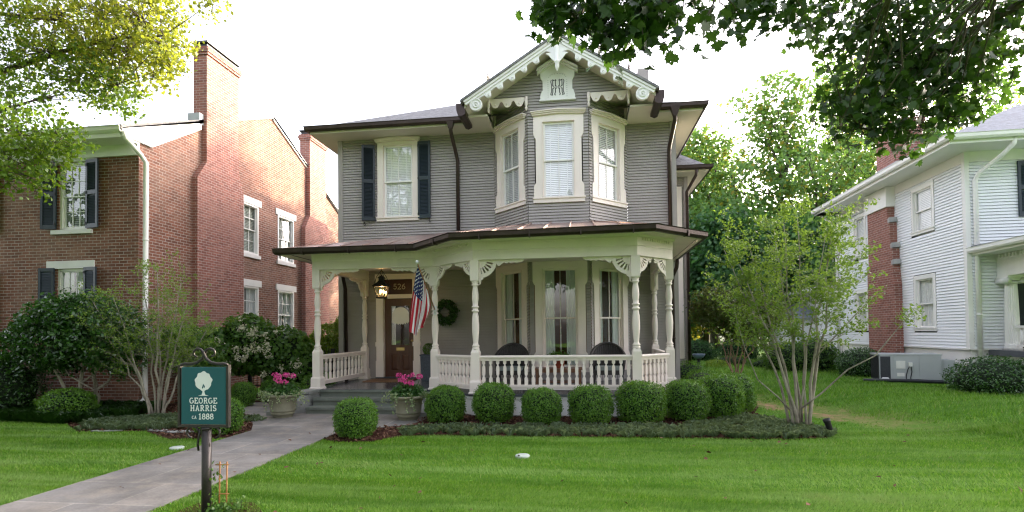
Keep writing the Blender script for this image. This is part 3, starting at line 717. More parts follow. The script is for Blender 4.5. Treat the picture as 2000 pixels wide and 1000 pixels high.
mb = MB(); mb.fbox(f, -5.66, -4.40, .472, .5, -.12, .1); mb.build('threshold', M['slatebox'], H)

# ------------------------------------------------------------ porch
PO = dict(W0=(-5.95, 14.3), L=(-5.95, 11.5), P2=(-3.2, 11.5), CL=(-2.12, 10.65), CR=(1.07, 10.65), R=(1.82, 11.4), W1=(1.9, 14.3))
PP = [PO[k] for k in ('W0', 'L', 'P2', 'CL', 'CR', 'R', 'W1')]
def offs(path, d):
    P = [np.array(p) for p in path]; out = []
    for i in range(len(P)):
        ds = ([P[i] - P[i - 1]] if i else []) + ([P[i + 1] - P[i]] if i < len(P) - 1 else [])
        ns = [np.array([x[1], -x[0]]) / np.linalg.norm(x) for x in ds]
        b = sum(ns); b = b / np.linalg.norm(b); out.append(tuple(P[i] + b * d / max(.3, b @ ns[0])))
    return out
BAYIN = [(1.27, 14.29), (.25, 13.27), (-1.26, 13.27), (-2.27, 14.29)]
mb = MB(); n = 0
top = [(*p, .47) for p in offs(PP, .13)] + [(*p, .47) for p in BAYIN]
mb.quad(*top); mb.sweep(offs(PP, .0), [(.13, .47), (.13, .425), (.0, .425)], cap=False)
mb.build('porch_floor', M['deck'], H, fix=False)
mb = MB(); mb.sweep(PP, [(.05, .05), (.09, .05), (.09, .36), (.11, .37), (.11, .424), (.05, .424)]); mb.build('porch_skirt', M['white'], H)
mb = MB(); mb.sweep(PP, [(.0, -.3), (.04, -.3), (.04, .06), (0, .06)]); mb.build('porch_foundation', M['stone'], H)
mb = MB()
mb.sweep(PP, [(-.085, 3.17), (.085, 3.17), (.085, 3.36), (.095, 3.37), (.095, 3.57), (-.085, 3.57)])
mb.sweep(PP, [(.095, 3.53), (.13, 3.55), (.15, 3.585), (.095, 3.585)])
for i in range(1, 6):
    p, q = np.array(PP[i - 1 + 0]), np.array(PP[i])
    if i == 1: continue
    L = np.linalg.norm(q - p); d = (q - p) / L; nn = np.array([d[1], -d[0]]); g = Fr((*p, 0), (*d, 0), (*nn, 0)); k = .12
    while k < L - .1: mb.fbox(g, k, k + .028, 3.475, 3.528, .095, .115); k += .075
mb.build('porch_beam', M['cream'], H)
mb = MB(); mb.quad(*([(*p, 3.45) for p in offs(PP, -.05)] + [(*p, 3.45) for p in BAYIN])); mb.build('porch_ceiling', M['cream'], H, fix=False)
EV = [(-6.55, 14.3), (-6.55, 10.97), (-3.44, 10.97), (-2.48, 10.16), (1.36, 10.16), (2.43, 11.08), (2.43, 14.3)]
EZs = [3.53, 3.53, 3.53, 3.58, 3.62, 3.60, 3.58]
mb = MB(); inn = offs(PP, .08)
for i in range(len(EV) - 1): mb.quad((*EV[i], EZs[i] - .012), (*EV[i + 1], EZs[i + 1] - .012), (*inn[i + 1], 3.575), (*inn[i], 3.575))
mb.sweep([(*p, z) for p, z in zip(EV, EZs)], [(-.03, -.08), (0, -.08), (0, .0), (-.03, .0)])
mb.build('porch_soffit', M['cream'], H, fix=False)
mb = MB(); mb.sweep([(*p, z) for p, z in zip(offs(EV, .055), EZs)], GUT)
k = 0
for i in range(1, len(EV) - 2):
    p, q = np.array(offs(EV, .06)[i]), np.array(offs(EV, .06)[i + 1]); L = np.linalg.norm(q - p); m = max(1, int(L / .9)); d = (q - p) / L; nn = np.array([d[1], -d[0]])
    for j in range(m):
        c = p + (q - p) * (j + .6) / m; z = EZs[i] + (EZs[i + 1] - EZs[i]) * (j + .6) / m
        g = Fr((*c, z), (*d, 0), (*nn, 0)); mb.fbox(g, -.012, .012, -.086, .03, -.05, .072)
mb.build('porch_gutter', M['gutter'], H)
E3 = [(*p, z + .06) for p, z in zip(EV, EZs)]
WL = dict(a=(-3.22, 14.3, 4.46), bl=(-2.27, 14.3, 4.56), fl=(-1.26, 13.28, 4.40), fr=(.25, 13.28, 4.42), br=(1.27, 14.3, 4.52))
mb = MB()
faces = [[E3[0], E3[1], WL['a']], [E3[1], E3[2], WL['bl'], WL['a']], [E3[2], E3[3], WL['fl'], WL['bl']], [E3[3], E3[4], WL['fr'], WL['fl']], [E3[4], E3[5], WL['br'], WL['fr']], [E3[5], E3[6], WL['br']]]
for fc in faces:
    if len(fc) == 4: mb.add(fc, [(0, 1, 2), (0, 2, 3)])
    else: mb.add(fc, [(0, 1, 2)])
def seam(p, q, h=.03):
    p, q = np.array(p), np.array(q); d = q - p; s = np.cross(d, V(0, 0, 1)); s = s / np.linalg.norm(s) * .011
    up = V(0, 0, h); mb.hexa([p - s - up, p + s - up, q + s - up, q - s - up, p - s + up, p + s + up, q + s + up, q - s + up])
for x in np.arange(-6.15, -3.2, .5):       # standing seams
    if x < -3.4:
        t = min(3.33, x + 6.55); seam((x, 10.98, 3.60), (x, 10.97 + t, 3.59 + .262 * t))
for x in np.arange(-2.2, 1.3, .5):
    z0 = 3.64 + .04 * (x + 2.48) / 3.85
    t = 3.12 if -1.26 < x < .25 else 2.6 * (x + 2.48) if x < -1.26 else 2.6 * (1.36 - x)
    if t > .2: seam((x, 10.17, z0 + .005), (x, 10.16 + t, z0 + .247 * t))
for a, b in ((E3[1], WL['a']), (E3[3], WL['fl']), (E3[4], WL['fr']), (E3[5], WL['br'])): seam(a, b, .022)
for k in (.35, .7):
    seam(tuple(np.array(E3[2]) * (1 - k) + np.array(E3[3]) * k), tuple(np.array(WL['bl']) * (1 - k) + np.array(WL['fl']) * k))
    seam(tuple(np.array(E3[4]) * (1 - k) + np.array(E3[5]) * k), tuple(np.array(WL['fr']) * (1 - k) + np.array(WL['br']) * k))
mb.build('porch_roof', M['copper_roof'], H, fix=False)
pipe([(2.46, 13.9, 3.56), (2.44, 14.0, 3.3), (2.36, 14.15, 3.1), (2.36, 14.2, 2.9), (2.36, 14.2, .3)], .05, 'downspout', 'gutter', H, bands=[(2.36, 14.2, 1.5)])
pipe([(-6.35, 13.6, 3.5), (-6.4, 13.8, 3.2), (-6.5, 14.15, 2.95), (-6.5, 14.2, .3)], .05, 'downspout', 'gutter', H)

def post(x, y, half=False):
    mb = MB(); c = (x, y, 0)
    mb.sq(c, [(.135, .471), (.135, .50), (.115, .515), (.112, .70), (.10, .735), (.087, .74), (.087, 1.30), (.06, 1.37)])
    mb.lathe(c, [(.062, 1.34), (.075, 1.37), (.078, 1.39), (.06, 1.405), (.075, 1.42), (.075, 1.44), (.056, 1.46), (.05, 1.50), (.062, 1.60), (.074, 1.75), (.076, 1.86), (.068, 2.0), (.055, 2.08), (.05, 2.11),
                 (.075, 2.13), (.078, 2.15), (.056, 2.165), (.056, 2.20), (.078, 2.215), (.075, 2.235), (.052, 2.25), (.06, 2.32), (.070, 2.40), (.066, 2.50), (.052, 2.60), (.048, 2.64), (.072, 2.66), (.074, 2.68), (.055, 2.695), (.070, 2.71), (.072, 2.735), (.05, 2.75)], 16)
    mb.sq(c, [(.075, 2.74), (.087, 2.77), (.087, 3.168)])
    return mb.build('porch_post', M['cream'], H)
for k in ('L', 'P2', 'CL', 'CR', 'R'): post(*PO[k])
post(-5.95, 14.17); post(1.9, 14.17)

def balustrade(p, q, sp, nb=None):
    p, q = np.array(p), np.array(q); L = np.linalg.norm(q - p); d = (q - p) / L; nn = np.array([d[1], -d[0]])
    f = Fr((*p, 0), (*d, 0), (*nn, 0)); a0, a1 = .088, L - .088
    mb = MB()
    mb.prism(Fr(f.p(a0, 0), f.n, f.u), [(-.06, 1.185), (.06, 1.185), (.065, 1.21), (.05, 1.235), (-.05, 1.235), (-.065, 1.21)], 0, a1 - a0)
    mb.fbox(f, a0, a1, 1.13, 1.184, -.035, .035)
    mb.fbox(f, a0, a1, .60, .645, -.045, .045); mb.fbox(f, a0, a1, .548, .599, -.03, .03)
    r = mb.build('balustrade', M['cream'], H)
    n = nb or int((a1 - a0) / sp)
    o = [(.033, .646), (.033, .75), (.0, .80)]
    prof = [(.034, .646), (.034, .775), (.012, .815), (.014, .825), (.028, .85), (.031, .90), (.031, .985), (.026, 1.015), (.010, 1.04), (.010, 1.05), (.032, 1.075), (.032, 1.13)]
    for i in range(n):
        a = a0 + (a1 - a0) * (i + .5) / n
        poly = [(a + w, z) for w, z in prof] + [(a - w, z) for w, z in reversed(prof)]
        mb = MB(); mb.prism(f, poly, -.02, .02); mb.build('baluster', M['cream'], r)
balustrade((-5.95, 14.17), PO['L'], .19, 12); balustrade(PO['P2'], PO['CL'], .13, 10); balustrade(PO['CL'], PO['CR'], .15, 21); balustrade(PO['CR'], PO['R'], .13, 7); balustrade(PO['R'], (1.9, 14.17), .17)

def bracket(p, q, from_end, Lb, sc=1.0):
    p, q = np.array(p), np.array(q)
    if from_end: p, q = q, p
    L = np.linalg.norm(q - p); d = (q - p) / L; nn = np.array([d[1], -d[0]])
    f = Fr((*(p + d * .088), 3.169), (*d, 0), (*nn, 0)); polys = []
    rs = [.0, .15, .275, .345]; rs = [r * sc for r in rs]; N = 22; hole = {3, 4, 7, 8, 11, 12, 15, 16, 19}
    pt = lambda r, k: (r * math.cos(-math.pi / 2 * k / N), r * math.sin(-math.pi / 2 * k / N))
    for k in range(N):
        for j in range(3):
            if j == 1 and (k in hole): continue
            if j == 0: polys.append([(0, 0), pt(rs[1], k + 1), pt(rs[1], k)])
            else: polys.append([pt(rs[j], k), pt(rs[j], k + 1), pt(rs[j + 1], k + 1), pt(rs[j + 1], k)])
    # foot against the post and toothed tail along the beam
    r = rs[3]; polys.append([(0, -r), (0, -r - .13 * sc), (.025, -r - .11 * sc), (.035, -r - .04 * sc), (.075 * sc, -r - .02 * sc), pt(r, N - 3), pt(r, N - 2), pt(r, N - 1)])
    top = [pt(r, 0)]; xs = np.linspace(r, Lb, 12)
    low = []
    if Lb > r + .1:
        low = [pt(r, 3), (r + .03, -.125 * sc), (r + .07, -.10 * sc)]
        tail = np.linspace(r + .09, Lb - .10, 8)
        for i, x in enumerate(tail): low.append((float(x), -.055 if i % 2 else -.09 * (1 if i < 1 else .85)))
        low += [(Lb - .06, -.06), (Lb, -.022), (Lb, 0)]
        polys.append(([pt(r, 0), pt(r, 1), pt(r, 2)] + low)[::1])
    mb = MB(); mb.plate(f, polys, -.018, .018)
    mb.build('corner_bracket', M['cream'], H)
bracket(PO['L'], PO['P2'], False, .92); bracket(PO['L'], PO['P2'], True, .92)
bracket(PO['P2'], PO['CL'], False, .56, .86); bracket(PO['P2'], PO['CL'], True, .56, .86)
bracket(PO['CL'], PO['CR'], False, .92, 1.06); bracket(PO['CL'], PO['CR'], True, .92, 1.06)
bracket(PO['CR'], PO['R'], False, .42, .9); bracket(PO['CR'], PO['R'], True, .42, .9)
bracket((-5.95, 14.17), PO['L'], False, .9); bracket((-5.95, 14.17), PO['L'], True, .9)
bracket(PO['R'], (1.9, 14.17), False, .9); bracket(PO['R'], (1.9, 14.17), True, .9)
# ============================================================ porch furniture and things on the porch
t = thing('porch_steps', 'three worn concrete steps with low flared side walls below the porch', 'steps', (-4.6, 10.9, 0))
mb = MB()
for k, (y0, z0, z1) in enumerate(((10.72, -.1, .155), (11.03, -.1, .31), (11.34, -.1, .462))):
    mb.box(-5.83, -3.72, y0 + .03, 11.44 - .001 * k, z0, z1 - .05); mb.box(-5.83 + .001 * k, -3.72 - .001 * k, y0, y0 + .36 if k < 2 else 11.36, z1 - .05, z1)
mb.build('step', M['step'], t)
for s, xs in ((-1, ((-5.84, -6.12), (-5.9, -6.18), (-6.25, -6.55))), (1, ((-3.71, -3.42), (-3.66, -3.38), (-3.4, -3.1)))):
    mb = MB()
    (a, b), (c, d), (e, f_) = xs
    lo = -.1
    A = [(a, 11.5), (b, 11.5), (d, 11.0), (c, 11.0)]; zt_ = .44
    mb.hexa([(a, 11.5, lo), (b, 11.5, lo), (d, 11.0, lo), (c, 11.0, lo), (a, 11.5, .42), (b, 11.5, .42), (d, 11.0, .40), (c, 11.0, .40)])
    mb.hexa([(c, 10.999, lo), (d, 10.999, lo), (f_, 10.45, lo), (e, 10.45, lo), (c, 10.999, .40), (d, 10.999, .40), (f_, 10.45, .10), (e, 10.45, .10)])
    mb.hexa([(a + .03 * s * -1, 11.5, .42), (b + .05 * s, 11.5, .42), (d + .05 * s, 10.95, .41), (c - .03 * s, 10.95, .41), (a - .03 * s, 11.5, .475), (b + .05 * s, 11.5, .475), (d + .05 * s, 10.95, .465), (c - .03 * s, 10.95, .465)])
    mb.build('side_wall', M['concrete'], t)

t = MB(); t.box(-5.55, -4.35, 13.05, 13.85, .472, .495); tag(t.build('door_mat', M['mat']), 'brown coir door mat on the grey porch floor before the door', 'door mat')

# lantern
t = thing('porch_lantern', 'dark metal lantern with lit candle bulbs hanging from the porch ceiling', 'lantern', (-4.85, 12.6, 3.45))
lx, ly = -4.85, 12.6; mb = MB()
for k in range(4):
    a = math.pi / 4 + k * math.pi / 2; ca, sa = math.cos(a), math.sin(a)
    mb.tube([(lx + .12 * ca, ly + .12 * sa, 2.60), (lx + .215 * ca, ly + .215 * sa, 2.86)], .011, 6)
    mb.tube([(lx + .215 * ca, ly + .215 * sa, 2.87), (lx + .13 * ca, ly + .13 * sa, 3.1), (lx + .01 * ca, ly + .01 * sa, 3.26)], .007, 5)
mb.sq((lx, ly, 0), [(.10, 2.57), (.11, 2.59), (.095, 2.61)]); mb.sq((lx, ly, 0), [(.165, 2.855), (.18, 2.875), (.10, 2.95), (.06, 3.0), (.055, 3.06), (.075, 3.065), (.075, 3.08), (.02, 3.13), (.005, 3.16)])
mb.tube([(lx, ly, 3.24), (lx, ly, 3.452)], .012, 6); mb.lathe((lx, ly, 3.42), [(.06, 0), (.06, .03)], 12)
mb.build('frame', M['black'], t)
mb = MB()
for k in range(4):
    a = math.pi / 4 + k * math.pi / 2; b = a + math.pi / 2
    mb.quad((lx + .118 * math.cos(a), ly + .118 * math.sin(a), 2.61), (lx + .118 * math.cos(b), ly + .118 * math.sin(b), 2.61), (lx + .212 * math.cos(b), ly + .212 * math.sin(b), 2.855), (lx + .212 * math.cos(a), ly + .212 * math.sin(a), 2.855))
mb.build('glass', M['glass'], t, fix=False)
for k, (dx, dy) in enumerate(((-.04, 0), (.04, .01), (0, -.045))):
    mb = MB(); mb.lathe((lx + dx, ly + dy, 2.61), [(.014, 0), (.014, .10)], 8); c = mb.build('candle', M['cream'], t)
    mb = MB(); mb.lathe((lx + dx, ly + dy, 2.711), [(.006, 0), (.016, .02), (.014, .045), (.001, .075)], 8); mb.build('flame', M['flame'], c)
L_ = bpy.data.lights.new('lantern_glow', 'POINT'); L_.energy = 1.6; L_.color = (1, .55, .22); L_.shadow_soft_size = .04
lo = bpy.data.objects.new('lantern_glow', L_); lo.location = (lx, ly, 2.80); C.objects.link(lo)

# wicker chairs
def wicker_chair(x, y, rz, label):
    t = thing('wicker_chair', label, 'chair', (x, y, .47), 0, 'black wicker chairs behind the porch rail')
    z = .47; mb = MB(); n = 28
    # woven barrel back and arms, one curved shell
    vs = []; rows = 6
    for i in range(n + 1):
        a = R_(-25 + 230 * i / n); k = math.sin(max(0, min(1, (i / n))) * math.pi)
        topz = z + .62 + .33 * max(0, math.sin(a)) ** 1.2
        for j in range(rows + 1):
            q = j / rows; r = .33 + .05 * q
            vs.append((x + r * 1.05 * math.cos(a), y + r * (.9) * math.sin(a) + .10 * q * max(0, math.sin(a)), z + .28 + (topz - z - .28) * q))
    fs = []
    for i in range(n):
        for j in range(rows): fs.append((i * (rows + 1) + j, (i + 1) * (rows + 1) + j, (i + 1) * (rows + 1) + j + 1, i * (rows + 1) + j + 1))
    mb.add(vs, fs, 0, True)
    mb.tube([vs[i * (rows + 1) + rows] for i in range(n + 1)], .032, 8)
    for i in range(0, n + 1): mb.tube([vs[i * (rows + 1)], vs[i * (rows + 1) + rows]], .011, 5)
    mb.build('backrest', M['wicker'], t)
    mb = MB(); mb.box(x - .33, x + .33, y - .32, y + .22, z + .26, z + .36)
    for k in range(12): mb.box(x - .32 + k * .056, x - .31 + k * .056, y - .335, y - .32, z + .05, z + .30)
    mb.build('seat', M['wicker'], t)
    for sx in (-1, 1):
        for sy in (-1, 1):
            mb = MB(); mb.tube([(x + sx * .29, y + sy * .25, z + .36), (x + sx * .31, y + sy * .27 - .02, z + .15), (x + sx * .34, y + sy * .30, z)], [.026, .022, .02], 8); mb.build('leg', M['wicker'], t)
    mb = MB(); b = .04
    mb.prism(Fr((x - .29, y - .30, z + .36), (1, 0, 0), (0, 1, 0)), [(0, .02), (.02, 0), (.56, 0), (.58, .02), (.58, .06), (.55, .08), (.03, .08), (0, .06)], 0, .48); mb.build('cushion', M['cushion'], t)
    t.rotation_euler = (0, 0, 0)
    return t
wicker_chair(-1.62, 12.35, 0, 'black wicker armchair with pale cushion left of the low table')
wicker_chair(.60, 12.35, 0, 'black wicker armchair with pale cushion right of the low table')
t = thing('porch_table', 'brown wooden slatted table between the two wicker chairs', 'table', (-.52, 12.2, .47)); mb = MB()
for k in range(6): mb.box(-1.06, .02, 11.93 + k * .095, 12.015 + k * .095, .85, .875)
mb.box(-1.03, -.01, 11.95, 12.48, .79, .848); mb.build('tabletop', M['teak'], t)
for x in (-1.02, -.06):
    for y in (11.96, 12.42): mb = MB(); mb.box(x, x + .05, y, y + .05, .47, .788); mb.build('leg', M['teak'], t)
mb = MB(); mb.box(-.98, -.06, 11.99, 12.44, .56, .585); mb.build('shelf', M['teak'], t)
mb = MB(); mb.lathe((-.50, 12.15, .876), [(.10, 0), (.105, .02), (.135, .19), (.15, .19), (.15, .225), (.125, .225), (.12, .18)], 20); tag(mb.build('flower_pot', M['terracotta']), 'red glazed flower pot on the wooden porch table', 'flower pot')
# tall planter
mb = MB(); mb.sq((-3.95, 13.6, 0), [(.16, .471), (.165, .49), (.185, 1.11), (.20, 1.115), (.20, 1.15), (.165, 1.15), (.16, 1.08)]); tag(mb.build('tall_planter', M['slatebox']), 'tall tapered slate-grey planter on the porch by the front door', 'planter')

# flag on its angled pole
t = thing('flag', 'American flag hanging from a short angled pole on the porch post', 'flag', (-3.17, 11.39, 2.2))
pb = V(-3.17, 11.40, 2.20); pt_ = V(-3.315, 10.62, 3.14); mb = MB()
mb.tube([pb, pt_], [.014, .012], 8); mb.build('pole', M['polewood'], t)
mb = MB(); mb.lathe(pt_ + (pt_ - pb) * .02, [(.012, -.03), (.03, -.015), (.037, .01), (.03, .035), (.002, .05)], 12); mb.build('finial', M['flagwhite'], t)
mb = MB(); mb.tube([pb - V(0, .0, .06), pb + V(0, .012, .08)], .03, 8); mb.box(-3.2, -3.14, 11.39, 11.43, 2.1, 2.3); mb.build('bracket', M['pvc'], t)
NH, NW = 52, 60; A_, B_ = at(815.5, 517, 10.68), at(835, 570, 11.0); C_, D_, E_ = at(797, 645, 10.72), at(812, 655, 10.8), at(829, 632, 10.98)
def flagpt(h, w):
    p = A_ * (1 - h) + B_ * h
    q = C_ * (1 - h / .45) + D_ * (h / .45) if h < .45 else D_ * (1 - (h - .45) / .55) + E_ * ((h - .45) / .55)
    r = p * (1 - w) + q * w
    sw = w ** .55
    r = r + V(-.035 * math.sin(math.pi * w) * (1 - h) + .085 * math.sin(math.pi * min(1, w * 1.05)) * h, 0, 0)
    r = r + V(.012 * math.sin(h * 21 + w * 2), .055 * math.sin(h * 15 + 1.3 * w) + .035 * math.sin(h * 33 + 2 - w * 3), .01 * math.sin(h * 12)) * (.25 + .75 * sw)
    return r
mb = MB(); vs = [flagpt(i / NH, j / NW) for i in range(NH + 1) for j in range(NW + 1)]; mb.add(vs, [], 0)
for i in range(NH):
    for j in range(NW):
        canton = i < NH * 7 / 13 and j < NW * .40
        mb.f.append([i * (NW + 1) + j, (i + 1) * (NW + 1) + j, (i + 1) * (NW + 1) + j + 1, i * (NW + 1) + j + 1])
        mb.m.append(2 if canton else (0 if (i // 4) % 2 == 0 else 1)); mb.sm.append(True)
def flagstar(h, w):
    c = flagpt(h, w); e = .004; du = flagpt(h + e, w) - flagpt(h - e, w); dw = flagpt(h, w + e) - flagpt(h, w - e)
    du /= np.linalg.norm(du); dw -= du * (dw @ du); dw /= np.linalg.norm(dw); nn = np.cross(du, dw); nn *= -np.sign(nn[1]); 
    mb.add([c + nn * (-.004 if nn[1] > 0 else .004) + (du * math.cos(a) + dw * math.sin(a)) * r for a, r in [(math.pi * k / 5, .021 if k % 2 == 0 else .009) for k in range(10)]], [list(range(10))], 1)
for r in range(9):
    for c in range(6 if r % 2 == 0 else 5):
        flagstar((.03 + .06 * r - .015 + .015), .40 * ((c + .5) / 6 if r % 2 == 0 else (c + 1) / 6))
mb.build('cloth', [M['red'], M['flagwhite'], M['navy']], t, fix=False)

# ============================================================ BRICK HOUSE
B = thing('brick_house', 'two-storey red brick house with tall chimneys on its side gable', 'house', (-14, 16, 0))
XB, YB, YE = -10.4, 11.4, 22.5
FS = Fr((XB, YB, 0), (0, 1, 0), (1, 0, 0)); FF = Fr((XB, YB, 0), (-1, 0, 0), (0, -1, 0))
SW = [(3.72, 4.76, 4.28, 5.88), (5.88, 6.92, 4.28, 5.88), (3.72, 4.76, 1.55, 3.26), (5.88, 6.92, 1.55, 3.26)]
FWN = [(1.38, 2.14, 4.3, 5.95), (4.2, 4.96, 4.3, 5.95), (1.42, 2.18, 1.7, 3.36), (4.25, 5.0, 1.7, 3.36)]
mb = MB(); cells(mb, FS, 0, YE - YB, -.2, 6.75, SW, .09)
mb.quad(FS.p(0, 6.75), FS.p(YE - YB, 6.75), FS.p(5.55, 9.13))
cells(mb, FF, 0, 12, -.2, 6.5, FWN, .1)
mb.build('wall', M['brick'], B, fix=False)
for (a0, a1, b0, b1), ft in [(w, FS) for w in SW] + [(w, FF) for w in FWN]:
    mb = MB(); fw = .055
    for x0, x1, z0, z1 in ((a0 + .001, a0 + fw, b0, b1), (a1 - fw, a1 - .001, b0, b1), (a0 + fw, a1 - fw, b1 - fw, b1 - .001), (a0 + fw, a1 - fw, b0 + .001, b0 + fw)): mb.fbox(ft, x0, x1, z0, z1, -.085, -.03 if ft is FF else .012)
    w = mb.build('window', M['white'], B)
    sashes(ft, w, a0 + fw, a1 - fw, b0 + fw, b1 - fw, -.05, 3, 2 if b0 > 4 or ft is FF else 2, 'white', .5, 'blind' if b0 > 4 else 'curtain', .035, bf=.97 if b0 > 4 else 1.15, mun=.02, bm='blind_dim')
    if ft is FS:
        mb = MB(); mb.fbox(ft, a0 - .13, a1 + .13, b1 + .002, b1 + .21, -.05, .035); mb.build('lintel', M['lintel'], B)
        mb = MB(); mb.fbox(ft, a0 - .07, a1 + .07, b0 - .11, b0 - .002, -.05, .05); mb.build('sill', M['lintel'], B)
    else:
        mb = MB(); mb.fbox(ft, a0 - .27, a1 + .27, b1 + .002, b1 + .19, -.05, .03); mb.build('lintel', M['lintel'], B)
        mb = MB(); mb.fbox(ft, a0 - .17, a1 + .17, b0 - .10, b0 - .002, -.05, .06); mb.build('sill', M['lintel'], B)
        shutter(ft, B, a0 - .40, a0 - .03, b0 + .02, b1 + .02, .03, 'shutter_blue', R_(8)); shutter(ft, B, a1 + .03, a1 + .40, b0 + .02, b1 + .02, .03, 'shutter_blue', R_(-8))
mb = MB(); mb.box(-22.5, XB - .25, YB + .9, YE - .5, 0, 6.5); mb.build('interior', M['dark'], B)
# roof, eave, rakes
mb = MB(); f = Fr((XB + .06, 0, 0), (0, 1, 0), (1, 0, 0)); mb.prism(f, [(YB - .55, 6.56), (16.95, 9.22), (YE + .4, 6.62), (YE + .4, 6.52), (16.95, 9.11), (YB - .55, 6.46)], -12.2, 0); mb.build('roof', M['shingle'], B)
mb = MB(); mb.box(-22.5, XB + .03, YB - .5, YB, 6.28, 6.33); mb.box(-22.5, XB + .02, YB - .06, YB - .001, 6.02, 6.28); mb.box(-22.5, XB + .035, YB - .52, YB - .5, 6.28, 6.47); mb.build('eave_trim', M['white'], B)
mb = MB(); mb.sweep([(-22.5, YB - .54, 6.46), (XB + .05, YB - .54, 6.46)], GUT); mb.build('gutter', M['white'], B)
mb = MB(); f = Fr((XB, 0, 0), (0, 1, 0), (1, 0, 0)); sl = (9.13 - 6.75) / 5.55
mb.prism(f, [(YB - .52, 6.33), (YB + .35, 6.33), (13.45, 7.42), (13.45, 7.66), (YB - .52, 6.50)], .002, .06)
mb.build('rake_board', M['white'], B); mb = MB()
mb.prism(f, [(16.97, 9.20), (16.97, 9.06), (YE + .4, 6.55), (YE + .4, 6.70)], .002, .06)
mb.build('rake_board', M['white'], B)
for y0, y1, zt_, pr, zb in ((13.15, 15.15, 9.78, .2, 6.55), (18.85, 20.75, 9.42, .2, 6.3)):
    mb = MB(); p = .17
    mb.box(XB - .4, XB + p, y0, y1, -.2, zb - .55)
    f = Fr((XB - .4, 0, 0), (0, 1, 0), (-1, 0, 0))
    mb.prism(f, [(y0, zb - .549), (y1, zb - .549), (y1 - .22, zb), (y0 + .38, zb)][::-1], -.4 - p, 0)
    mb.box(XB - .25, XB + p - .012, y0 + .38, y1 - .22, zb + .001, zt_ - .22)
    for k, (o, z0, z1) in enumerate(((.03, zt_ - .22, zt_ - .15), (.055, zt_ - .149, zt_ - .075), (.04, zt_ - .074, zt_))): mb.box(XB - .25 - o, XB + p + o, y0 + .38 - o, y1 - .22 + o, z0, z1)
    ch = mb.build('chimney', M['brick_chim'], B)
    mb = MB(); mb.hexa([(XB - .22, y0 + .42, zt_), (XB + p - .04, y0 + .42, zt_), (XB + p - .04, y1 - .26, zt_), (XB - .22, y1 - .26, zt_), (XB - .22, y0 + .42, zt_ + .12), (XB + p - .04, y0 + .42, zt_ + .12), (XB + p - .04, y1 - .26, zt_ + .12), (XB - .22, y1 - .26, zt_ + .12)])
    mb.box(XB - .27, XB + p + .02, y0 + .36, y1 - .2, zt_ + .12, zt_ + .17); mb.build('cap', M['black'], ch)
mb = MB(); mb.box(XB - .3, XB + .06, 13.36, 13.53, 7.55, 7.86); mb.build('flashing', M['ac'], B)
pipe([(XB + .08, YB - .5, 6.42), (XB + .08, YB - .46, 6.28), (XB + .14, YB - .1, 6.0), (XB + .15, YB + .05, 5.85), (XB + .15, YB + .05, .25), (XB + .15, YB - .15, .1)], .055, 'downspout', 'white', B, bands=[(XB + .15, YB + .05, 4), (XB + .15, YB + .05, 2)])

# ============================================================ WHITE HOUSE (turned two degrees)
Wh = thing('white_house', 'white clapboard two-storey house with brick side chimney and columned porch', 'house', (9.5, 14.5, 0), R_(-2), local=True)
GS = Fr((0, 0, 0), (0, 1, 0), (-1, 0, 0)); GF = Fr((0, 0, 0), (1, 0, 0), (0, -1, 0))
SWN = [(1.32, 2.18, 4.42, 5.58), (5.08, 5.82, 4.22, 5.55), (1.35, 2.16, 1.68, 3.06), (5.05, 5.8, 1.7, 2.92)]
zt2 = 5.78
mb = MB(); siding(mb, GS, 1.17, zt2, const(.09, 7.2), [(a - .12, b + .12, c - .12, d + .14) for a, b, c, d in SWN], .078, .032, .005)
siding(mb, GF, 1.17, zt2, const(.09, 9), [(1.45, 2.5, 4.2, 5.7), (.9, 8, 1.1, 3.2)], .078, .032, .005)
siding(mb, GS, .62, 3.4, const(7.2, 11.5), [], .078)
mb.build('siding', M['white_siding'], Wh, fix=False)
mb = MB(); mb.box(-.022, .09, -.022, 0, 1.15, 6.05); mb.box(-.022, 0, 0, .1, 1.15, 6.05); mb.box(-.02, 0, 7.1, 7.2, .6, 5.8)
mb.box(-.026, 0, .1, 7.2, zt2, 6.05); mb.box(.09, 9, -.026, 0, zt2, 6.05); mb.build('trim_board', M['white'], Wh)
mb = MB(); mb.box(.03, 9, .03, 7.5, -.3, 1.13); mb.box(-.03, .0, 0, 7.5, 1.13, 1.17); mb.box(0, 9, -.03, 0, 1.13, 1.17); mb.box(.03, 5, 7.5, 11.5, -.3, .62); mb.build('foundation', M['lintel'], Wh)
for (a0, a1, b0, b1) in SWN:
    w = casing(GS, Wh, a0, a1, b0, b1, .10, False, 0, .12, .08, 'white', .03, 0)
    sashes(GS, w, a0 + .01, a1 - .01, b0 + .01, b1 - .01, -.02, 1, 1, 'white', .5, 'blind' if b0 > 4 else 'curtain', .04, bf=1.5, gm='glass_plain', slat=.046)  # upstairs closed white blinds stand in for the bright sky reflection
mb = MB(); mb.box(.3, 8.5, .4, 7.3, 1.2, 5.7); mb.build('interior', M['dark'], Wh)
w = casing(GF, Wh, 1.6, 2.4, 4.4, 5.6, .10, False, 0, .12, .08, 'white', .03, 0); sashes(GF, w, 1.61, 2.39, 4.41, 5.59, -.02, 1, 1, 'white', .5, 'blind', .04)
shutter(GF, Wh, 1.12, 1.52, 4.38, 5.74, .03, 'shutter_blue', 0)
shutter(GF, Wh, 2.52, 2.92, 4.38, 5.74, .03, 'shutter_blue', 0)
